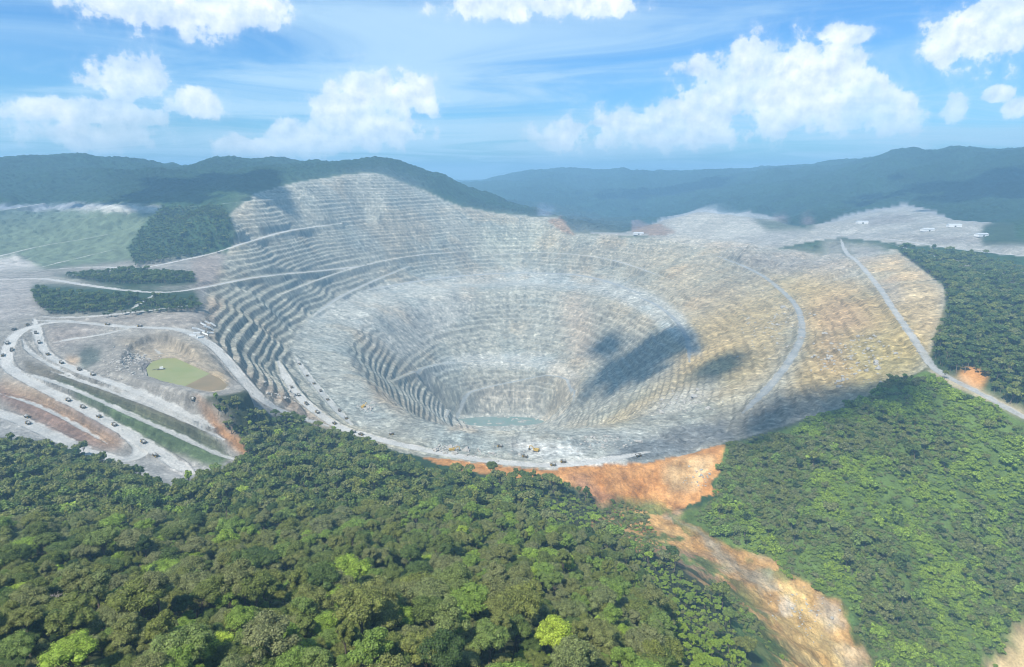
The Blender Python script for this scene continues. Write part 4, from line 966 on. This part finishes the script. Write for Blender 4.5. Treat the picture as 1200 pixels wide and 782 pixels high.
# ------------------------------------------------------------------ machines and works
class MB:
    """collects boxes, prisms and cylinders into one mesh"""
    def __init__(self): self.v, self.f = [], []
    def add(self, v, f):
        n = len(self.v); self.v += [tuple(q) for q in v]; self.f += [tuple(i + n for i in q) for q in f]; return self
    def hexa(self, lo, hi):          # two quads, lower and upper
        return self.add(list(lo) + list(hi), [(3, 2, 1, 0), (4, 5, 6, 7), (0, 1, 5, 4), (1, 2, 6, 5), (2, 3, 7, 6), (3, 0, 4, 7)])
    def box(self, x0, x1, y0, y1, z0, z1, ix=0.0, iy=0.0):   # ix, iy: how far the top draws in
        return self.hexa([(x0, y0, z0), (x1, y0, z0), (x1, y1, z0), (x0, y1, z0)], [(x0 + ix, y0 + iy, z1), (x1 - ix, y0 + iy, z1), (x1 - ix, y1 - iy, z1), (x0 + ix, y1 - iy, z1)])
    def side(self, prof, y0, y1):    # profile in x, z swept across y
        n = len(prof); v = [(x, y0, z) for x, z in prof] + [(x, y1, z) for x, z in prof]
        return self.add(v, [tuple(range(n)), tuple(range(2 * n - 1, n - 1, -1))] + [((k + 1) % n, k, n + k, n + (k + 1) % n) for k in range(n)])
    def wheel(self, x, y, z, r, w, n=14):
        v = [(x + r * math.cos(2 * math.pi * k / n), y - w / 2, z + r * math.sin(2 * math.pi * k / n)) for k in range(n)]
        v += [(a, y + w / 2, c) for a, _, c in v]
        return self.add(v, [tuple(range(n)), tuple(range(2 * n - 1, n - 1, -1))] + [((k + 1) % n, k, n + k, n + (k + 1) % n) for k in range(n)])
    def tube(self, path, radii, n=6):
        v, f = tube(path, radii, n); return self.add(v, f)
    def mesh(self, name, m):
        me = bpy.data.meshes.new(name); me.from_pydata(self.v, [], self.f); me.materials.append(m); me.update(); return me

M_STEEL = mat('worn_dark_steel', (.10, .095, .085), .6, .3, .3, .8); M_BED = mat('dusty_bed_steel', (.15, .135, .11), .7, .2, .35, .6); M_YELLOW = mat('dusty_yellow_paint', (.42, .27, .05), .55, 0, .25, .8)
M_TYRE = mat('tyre_rubber', (.025, .024, .023), .9); M_GLASS = mat('dark_cab_glass', (.03, .035, .04), .15); M_WHITE = mat('white_painted_steel', (.72, .71, .68), .5, 0, .12, .5); M_ROOF = mat('pale_roof_sheet', (.55, .56, .55), .5, .2, .15, .3)
M_ORE = mat('grey_rock_load', (.34, .335, .31), .95, 0, .4, 1.2); M_ROCK = mat('broken_rock', (.33, .31, .275), .95, 0, .35, .6)

def truck_kit():
    k = {}
    k['chassis'] = MB().box(-5.8, 5.6, -1.5, 1.5, 1.5, 2.5).box(4.4, 6.2, -3.4, 3.4, 2.0, 2.5).box(3.6, 5.9, -2.9, 2.9, 2.5, 3.5, .1, .1).mesh('chassis', M_YELLOW)
    bed = MB().side([(-6.6, 3.1), (-5.4, 2.8), (1.6, 3.0), (2.6, 5.6), (6.3, 6.1), (6.3, 6.4), (2.3, 5.9), (2.3, 6.0), (-6.9, 5.3)], -3.3, -3.0).side([(-6.6, 3.1), (-5.4, 2.8), (1.6, 3.0), (2.6, 5.6), (6.3, 6.1), (6.3, 6.4), (2.3, 5.9), (2.3, 6.0), (-6.9, 5.3)], 3.0, 3.3)
    bed.side([(-6.6, 3.1), (-5.4, 2.8), (1.6, 3.0), (2.6, 5.6), (6.3, 6.1), (6.3, 6.4), (2.2, 5.9), (1.2, 3.4), (-5.4, 3.2), (-6.6, 3.4)], -2.99, 2.99)
    k['dump_bed'] = bed.mesh('dump_bed', M_BED)
    k['cab'] = MB().box(3.4, 5.4, .9, 3.0, 3.52, 5.4, .12, .1).mesh('cab', M_YELLOW)
    k['window'] = MB().box(5.25, 5.48, 1.05, 2.85, 4.3, 5.15, .05, .02).mesh('window', M_GLASS)
    k['radiator'] = MB().box(5.6, 6.25, -1.6, 1.2, 2.52, 4.0, .05, .05).mesh('radiator', M_STEEL)
    k['load'] = MB().add([(-5.6, -2.7, 4.6), (1.0, -2.7, 4.8), (1.0, 2.7, 4.8), (-5.6, 2.7, 4.6), (-3.4, -.8, 6.3), (-.9, -.9, 6.6), (-1.1, .9, 6.5), (-3.6, .7, 6.2)], [(0, 1, 5, 4), (1, 2, 6, 5), (2, 3, 7, 6), (3, 0, 4, 7), (4, 5, 6, 7), (3, 2, 1, 0)]).mesh('load', M_ORE)
    k['wheel'] = MB().wheel(0, 0, 0, 1.75, 1.35).mesh('wheel', M_TYRE); k['rim'] = MB().wheel(0, 0, 0, .8, 1.42, 10).mesh('rim', M_YELLOW)
    return k
TK = truck_kit()

def normal_at(x, y, d=6.0):
    n = np.array([height(np.array([x - d]), np.array([y]))[0] - height(np.array([x + d]), np.array([y]))[0], height(np.array([x]), np.array([y - d]))[0] - height(np.array([x]), np.array([y + d]))[0], 2 * d])
    return Vector(n / np.linalg.norm(n))
def stand(e, p, heading):
    """set a thing on the sloping ground, facing heading"""
    n = normal_at(p[0], p[1]); f = Vector((math.cos(heading), math.sin(heading), 0)); f = (f - n * f.dot(n)).normalized(); s_ = n.cross(f)
    from mathutils import Matrix
    e.matrix_world = Matrix.Translation((p[0], p[1], float(height(np.array([p[0]]), np.array([p[1]]))[0]))) @ Matrix((f, s_, n)).transposed().to_4x4()
    e.rotation_mode = 'XYZ'
def empty(name): e = bpy.data.objects.new(name, None); col.objects.link(e); return e

def road_heading(p):
    best, hd = 1e9, 0.0
    for wd, pts_ in road_world:
        for a, b in zip(pts_[:-1], pts_[1:]):
            m_ = (a + b) / 2; d = math.hypot(m_[0] - p[0], m_[1] - p[1])
            if d < best: best = d; hd = math.atan2(b[1] - a[1], b[0] - a[0])
    return hd

def haul_truck(px, py, label, turn=None, loaded=True):
    p = hit(px, py)
    if p is None: return
    e = empty('haul_truck'); stand(e, p, road_heading(p) + (math.pi if random.random() < .5 else 0) if turn is None else turn)
    e.scale = (.68, .68, .68)
    for nm in ('chassis', 'dump_bed', 'radiator'): link(nm, TK[nm], e)
    if loaded: link('load', TK['load'], e)
    c_ = link('cab', TK['cab'], e); link('window', TK['window'], c_)
    for x, ys in ((3.6, (-2.6, 2.6)), (-3.3, (-2.75, -1.25, 1.25, 2.75))):
        for y in ys:
            w = link('wheel', TK['wheel'], e); w.location = (x, y, 1.7); r_ = link('rim', TK['rim'], w)
    tag(e, label, 'truck', 'haul trucks on the mine roads')

T_LOOP = [(9, 403), (14, 411), (3, 417), (17, 387), (32, 381)]
T_INNER = [(42, 391), (46, 402), (56, 416), (72, 426), (93, 434), (109, 440)]
T_BANK = [(80, 470), (97, 478), (116, 489), (134, 499), (168, 519)]
T_RAMP = [(351, 427), (360, 441), (368, 450), (376, 459), (384, 469), (398, 482), (406, 491)]
T_RING = [(342, 455), (350, 464), (359, 474), (372, 484), (392, 497), (414, 507), (423, 510)]
for k_, (px, py) in enumerate(T_LOOP): haul_truck(px, py, '%s haul truck on the pale loop road beside the left edge, counted from the bend' % ['fourth', 'fifth', 'last', 'third', 'second'][k_], loaded=k_ % 2 == 0)
for k_, (px, py) in enumerate(T_INNER): haul_truck(px, py, '%s haul truck going down the inner road past the dark pool' % ORD[k_], loaded=k_ % 2 == 1)
for k_, (px, py) in enumerate(T_BANK): haul_truck(px, py, '%s haul truck in the line on the white road above the brown bank' % ORD[k_], loaded=True)
for k_, (px, py) in enumerate(T_RAMP): haul_truck(px, py, '%s haul truck down the inner of the two bench roads' % ORD[k_], loaded=k_ % 2 == 0)
for k_, (px, py) in enumerate(T_RING): haul_truck(px, py, '%s haul truck along the outer bench road above the forest' % ORD[k_], loaded=k_ % 2 == 1)
for px, py, lb in ((32, 489, 'upper of two haul trucks passing on the lowest grey road'), (33, 497, 'lower of two haul trucks passing on the lowest grey road'), (182, 535, 'lone haul truck on the pale turning pad beside the green bank'), (126, 381, 'haul truck on the upper yard road nearest the tree patch'),
                   (164, 383, 'haul truck at the fork of the upper yard roads'), (227, 467, 'haul truck beyond the brown end of the pond'), (459, 510, 'lone dark haul truck on the grey bench past the bend'), (648, 546, 'haul truck on the white road above the orange slope'), (660, 542, 'haul truck just behind another above the orange slope'), (748, 535, 'haul truck where the white road meets dark rock'),
                   (586, 524, 'haul truck waiting among rock heaps on the front bench'), (615, 536, 'haul truck beside the white dust patch on the front bench')):
    haul_truck(px, py, lb)

def excavator(px, py, turn, label):
    p = hit(px, py); e = empty('excavator'); stand(e, p, turn)
    for y in (-2.6, 2.6):
        link('track', MB().side([(-4.2, .5), (-3.6, 0), (3.6, 0), (4.2, .5), (4.0, 1.5), (-4.0, 1.5)], y - .7, y + .7).mesh('track', M_STEEL), e)
    link('house', MB().box(-5.4, 2.6, -2.9, 2.9, 1.7, 4.6, .2, .15).box(-1.2, 1.2, -1.2, 1.2, 1.4, 1.75).mesh('house', M_YELLOW), e)
    c_ = link('cab', MB().box(1.2, 3.6, 1.0, 2.9, 3.0, 6.0, .15, .1).mesh('cab', M_YELLOW), e); link('window', MB().box(3.3, 3.66, 1.2, 2.7, 4.2, 5.7, .05, .02).mesh('window', M_GLASS), c_)
    link('boom', MB().side([(2.2, 2.6), (2.6, 3.8), (7.5, 8.4), (11.2, 7.4), (10.9, 6.6), (7.6, 7.2)], -.6, .6).mesh('boom', M_YELLOW), e)
    link('stick', MB().side([(10.6, 8.0), (11.6, 7.6), (12.4, 3.0), (11.6, 2.8)], -.5, .5).mesh('stick', M_YELLOW), e)
    link('bucket', MB().side([(10.2, 1.2), (12.6, 3.2), (13.4, 2.0), (12.6, .5), (11.0, .4)], -1.5, 1.5).mesh('bucket', M_STEEL), e)
    tag(e, label, 'excavator', 'excavators on the front bench')
excavator(628, 529, 2.6, 'excavator digging in the white dust patch on the front bench')
excavator(530, 529, .4, 'excavator beside the dark rock heap on the front bench')
excavator(426, 478, 1.2, 'excavator at the round dark heap on the bench')

# containers of the yard behind the rim
CONT = {'body': MB().box(-6, 6, -1.22, 1.22, .15, 2.75).mesh('body', M_WHITE), 'roof': MB().box(-6.05, 6.05, -1.27, 1.27, 2.75, 2.95, .1, .1).mesh('roof', M_ROOF), 'door': MB().box(6.0, 6.06, -1.1, 1.1, .3, 2.6).mesh('door', M_STEEL)}
for k_, (px, py, a) in enumerate([(231, 391, .2), (236, 388, .3), (242, 384, .25), (247, 386, .5), (240, 392, .1), (246, 391, .6), (226, 394, .2), (235, 396, .9), (243, 379, .2), (249, 381, .3), (229, 386, .4), (238, 381, .1)]):
    p = hit(px, py)
    if p is None: continue
    e = empty('site_container'); stand(e, p, a)
    for nm in CONT: link(nm, CONT[nm], e)
    tag(e, 'white container in the yard beside the pit rim, %s from the road end' % ORD[k_], 'container', 'white containers in the rim yard')
# pump barge on the green pond
bx_, by_ = at_z(189, 433, pond_z); e = empty('pump_barge'); e.location = (bx_, by_, pond_z - .3); e.rotation_euler = (0, 0, .5); e.scale = (1.5, 1.5, 1.5)
link('hull', MB().box(-4, 4, -2, 2, 0, .9, .1, .1).mesh('hull', M_STEEL), e); link('pump_house', MB().box(-1.6, 2.2, -1.4, 1.4, .9, 3.0, .1, .1).mesh('pump_house', M_WHITE), e); link('pipe', MB().tube([(-3.8, 0, 1.3), (-6, .5, 1.0), (-9, .8, .5)], [.3, .3, .3]).mesh('pipe', M_STEEL), e)
tag(e, 'small white pump barge floating on the green pond', 'barge')
# sheds of the far works
SHED = {'wall': MB().box(-22, 22, -9, 9, 0, 8).mesh('wall', M_WHITE), 'roof': MB().side([(-9.6, 8), (9.6, 8), (0, 11.5)], -22.6, 22.6).mesh('roof', M_ROOF), 'door': MB().box(-3, 3, -9.08, -9.0, 0.02, 5.5).mesh('door', M_STEEL)}
for px, py, a, lb in ((748, 275, .1, 'pale shed on the far rim beside the red brown dump'), (1087, 271, .2, 'pale shed among stockpiles below the dark hill'), (1118, 266, -.1, 'pale shed at the top of the far stockpile yard'), (1150, 277, .3, 'pale shed where the far yard meets the trees'), (1010, 262, 0, 'pale shed at the near end of the far stockpile yard')):
    p = hit(px, py)
    if p is None: continue
    e = empty('works_shed'); e.location = (p[0], p[1], p[2] - .6); e.rotation_euler = (0, 0, a); link('wall', SHED['wall'], e); r_ = link('roof', SHED['roof'], e); r_.rotation_euler = (0, 0, math.pi / 2); link('door', SHED['door'], e)
    tag(e, lb, 'shed', 'sheds of the far works')

# heaps of rubble
def rubble():
    g = np.random.default_rng(9); V, F, n = [], [], 0
    area = [(145, 428, 16, 12, 150, 1.6), (165, 420, 10, 6, 60, 2.0), (430, 478, 8, 5, 60, 2.4), (525, 527, 12, 4, 70, 2.2), (560, 532, 25, 6, 60, 1.8), (700, 520, 40, 8, 90, 1.8), (800, 470, 40, 12, 80, 2.2), (1000, 420, 45, 25, 160, 2.6), (900, 380, 40, 25, 120, 2.6), (330, 460, 20, 12, 60, 2.0), (820, 560, 14, 8, 40, 1.2), (940, 720, 30, 20, 90, .9)]
    for cx, cy, ax, ay, cnt, sz_ in area:
        for _ in range(cnt):
            p = hit(cx + g.normal() * ax * .6, cy + g.normal() * ay * .6)
            if p is None: continue
            r = sz_ * g.lognormal(-.3, .5)
            v = ICO_V[:] * r * (1 + (g.random((len(ICO_V), 1)) - .5) * .6) * g.uniform(.6, 1.3, 3) * (1, 1, .7) + p + (0, 0, .15 * r); V.append(v); F.append(ICO_F + n); n += len(v)
    tag(link('rubble', mesh_np('rubble', np.vstack(V), np.vstack(F), M_ROCK)), 'scattered heaps of broken rock about the mine', 'rubble', kind='stuff')
rubble()

# ------------------------------------------------------------------ trees one can pick out
def bare_tree(px, py, s_, seed, label):
    g = np.random.default_rng(seed); p = hit(px, py); e = empty('bare_tree'); e.location = p; e.scale = (s_, s_, s_)
    link('trunk', MB().tube([(0, 0, -2), (.2, .1, 5), (.1, .3, 10)], [.5, .35, .25], 7).mesh('trunk', M_DEAD), e)
    tw = MB()
    def grow(a, d, ln, r, lv):
        b = a + d * ln; mdl = (a + b) / 2 + g.normal(0, .05 * ln, 3); tw.tube([a, mdl, b], [r, r * .8, r * .55], 4)
        if lv:
            for _ in range(4 if lv > 1 else 3):
                q = d + g.normal(0, .55, 3); q /= np.linalg.norm(q); q[2] = q[2] * .7 + .12; grow(b, q, ln * g.uniform(.55, .8), r * .55, lv - 1)
    for k_ in range(9):
        a = k_ * .7 + g.uniform(0, .4); d = np.array([math.cos(a) * .85, math.sin(a) * .85, g.uniform(.25, .8)]); grow(np.array([.1, .2, g.uniform(7, 10)]), d / np.linalg.norm(d), 2.6, .17, 3)
    link('crown', tw.mesh('crown', M_DEAD), e); tag(e, label, 'tree', 'leafless trees')
bare_tree(72, 735, .95, 3, 'pinkish grey leafless tree in the near forest below the brown bank')
bare_tree(398, 668, .9, 4, 'pale bleached dead tree in the middle of the near forest')
bare_tree(702, 655, .8, 6, 'thin white dead tree beside the orange ravine')
bare_tree(283, 745, .6, 8, 'small grey dead tree close to the bottom edge')
def lone_tree(px, py, s_, v, ti, label, zs=1.0):
    p = hit(px, py); e = empty('broadleaf_tree'); e.location = p; e.scale = (s_, s_, s_ * zs); e.rotation_euler = (0, 0, px)
    c_ = link('crown', NEAR[v][0], e); c_['tint'] = ti; link('trunk', NEAR[v][1], e); tag(e, label, 'tree', 'trees standing out of the forest')
lone_tree(512, 557, .62, 1, .22, 'small dark tree alone on the orange strip above the forest', 1.5)
lone_tree(540, 559, .70, 2, .18, 'flat topped tree on a tall stem on the orange strip', 1.4)
lone_tree(577, 563, 1.35, 0, .30, 'broad dark tree standing above the forest edge before the white road', 1.2)
lone_tree(604, 566, .95, 3, .28, 'narrow tree rising above the forest edge before the white road', 1.3)
lone_tree(622, 566, .6, 3, .25, 'slim pointed tree at the end of the forest edge row', 1.5)
lone_tree(618, 600, 1.0, 6, .97, 'bright yellow green tree in the middle of the forest slope')
lone_tree(187, 596, .9, 5, .95, 'yellow green tree below the turning pad')
lone_tree(652, 790, 1.25, 5, .96, 'large bright lime tree at the bottom edge')
print('done', round(time.time() - T0, 1))
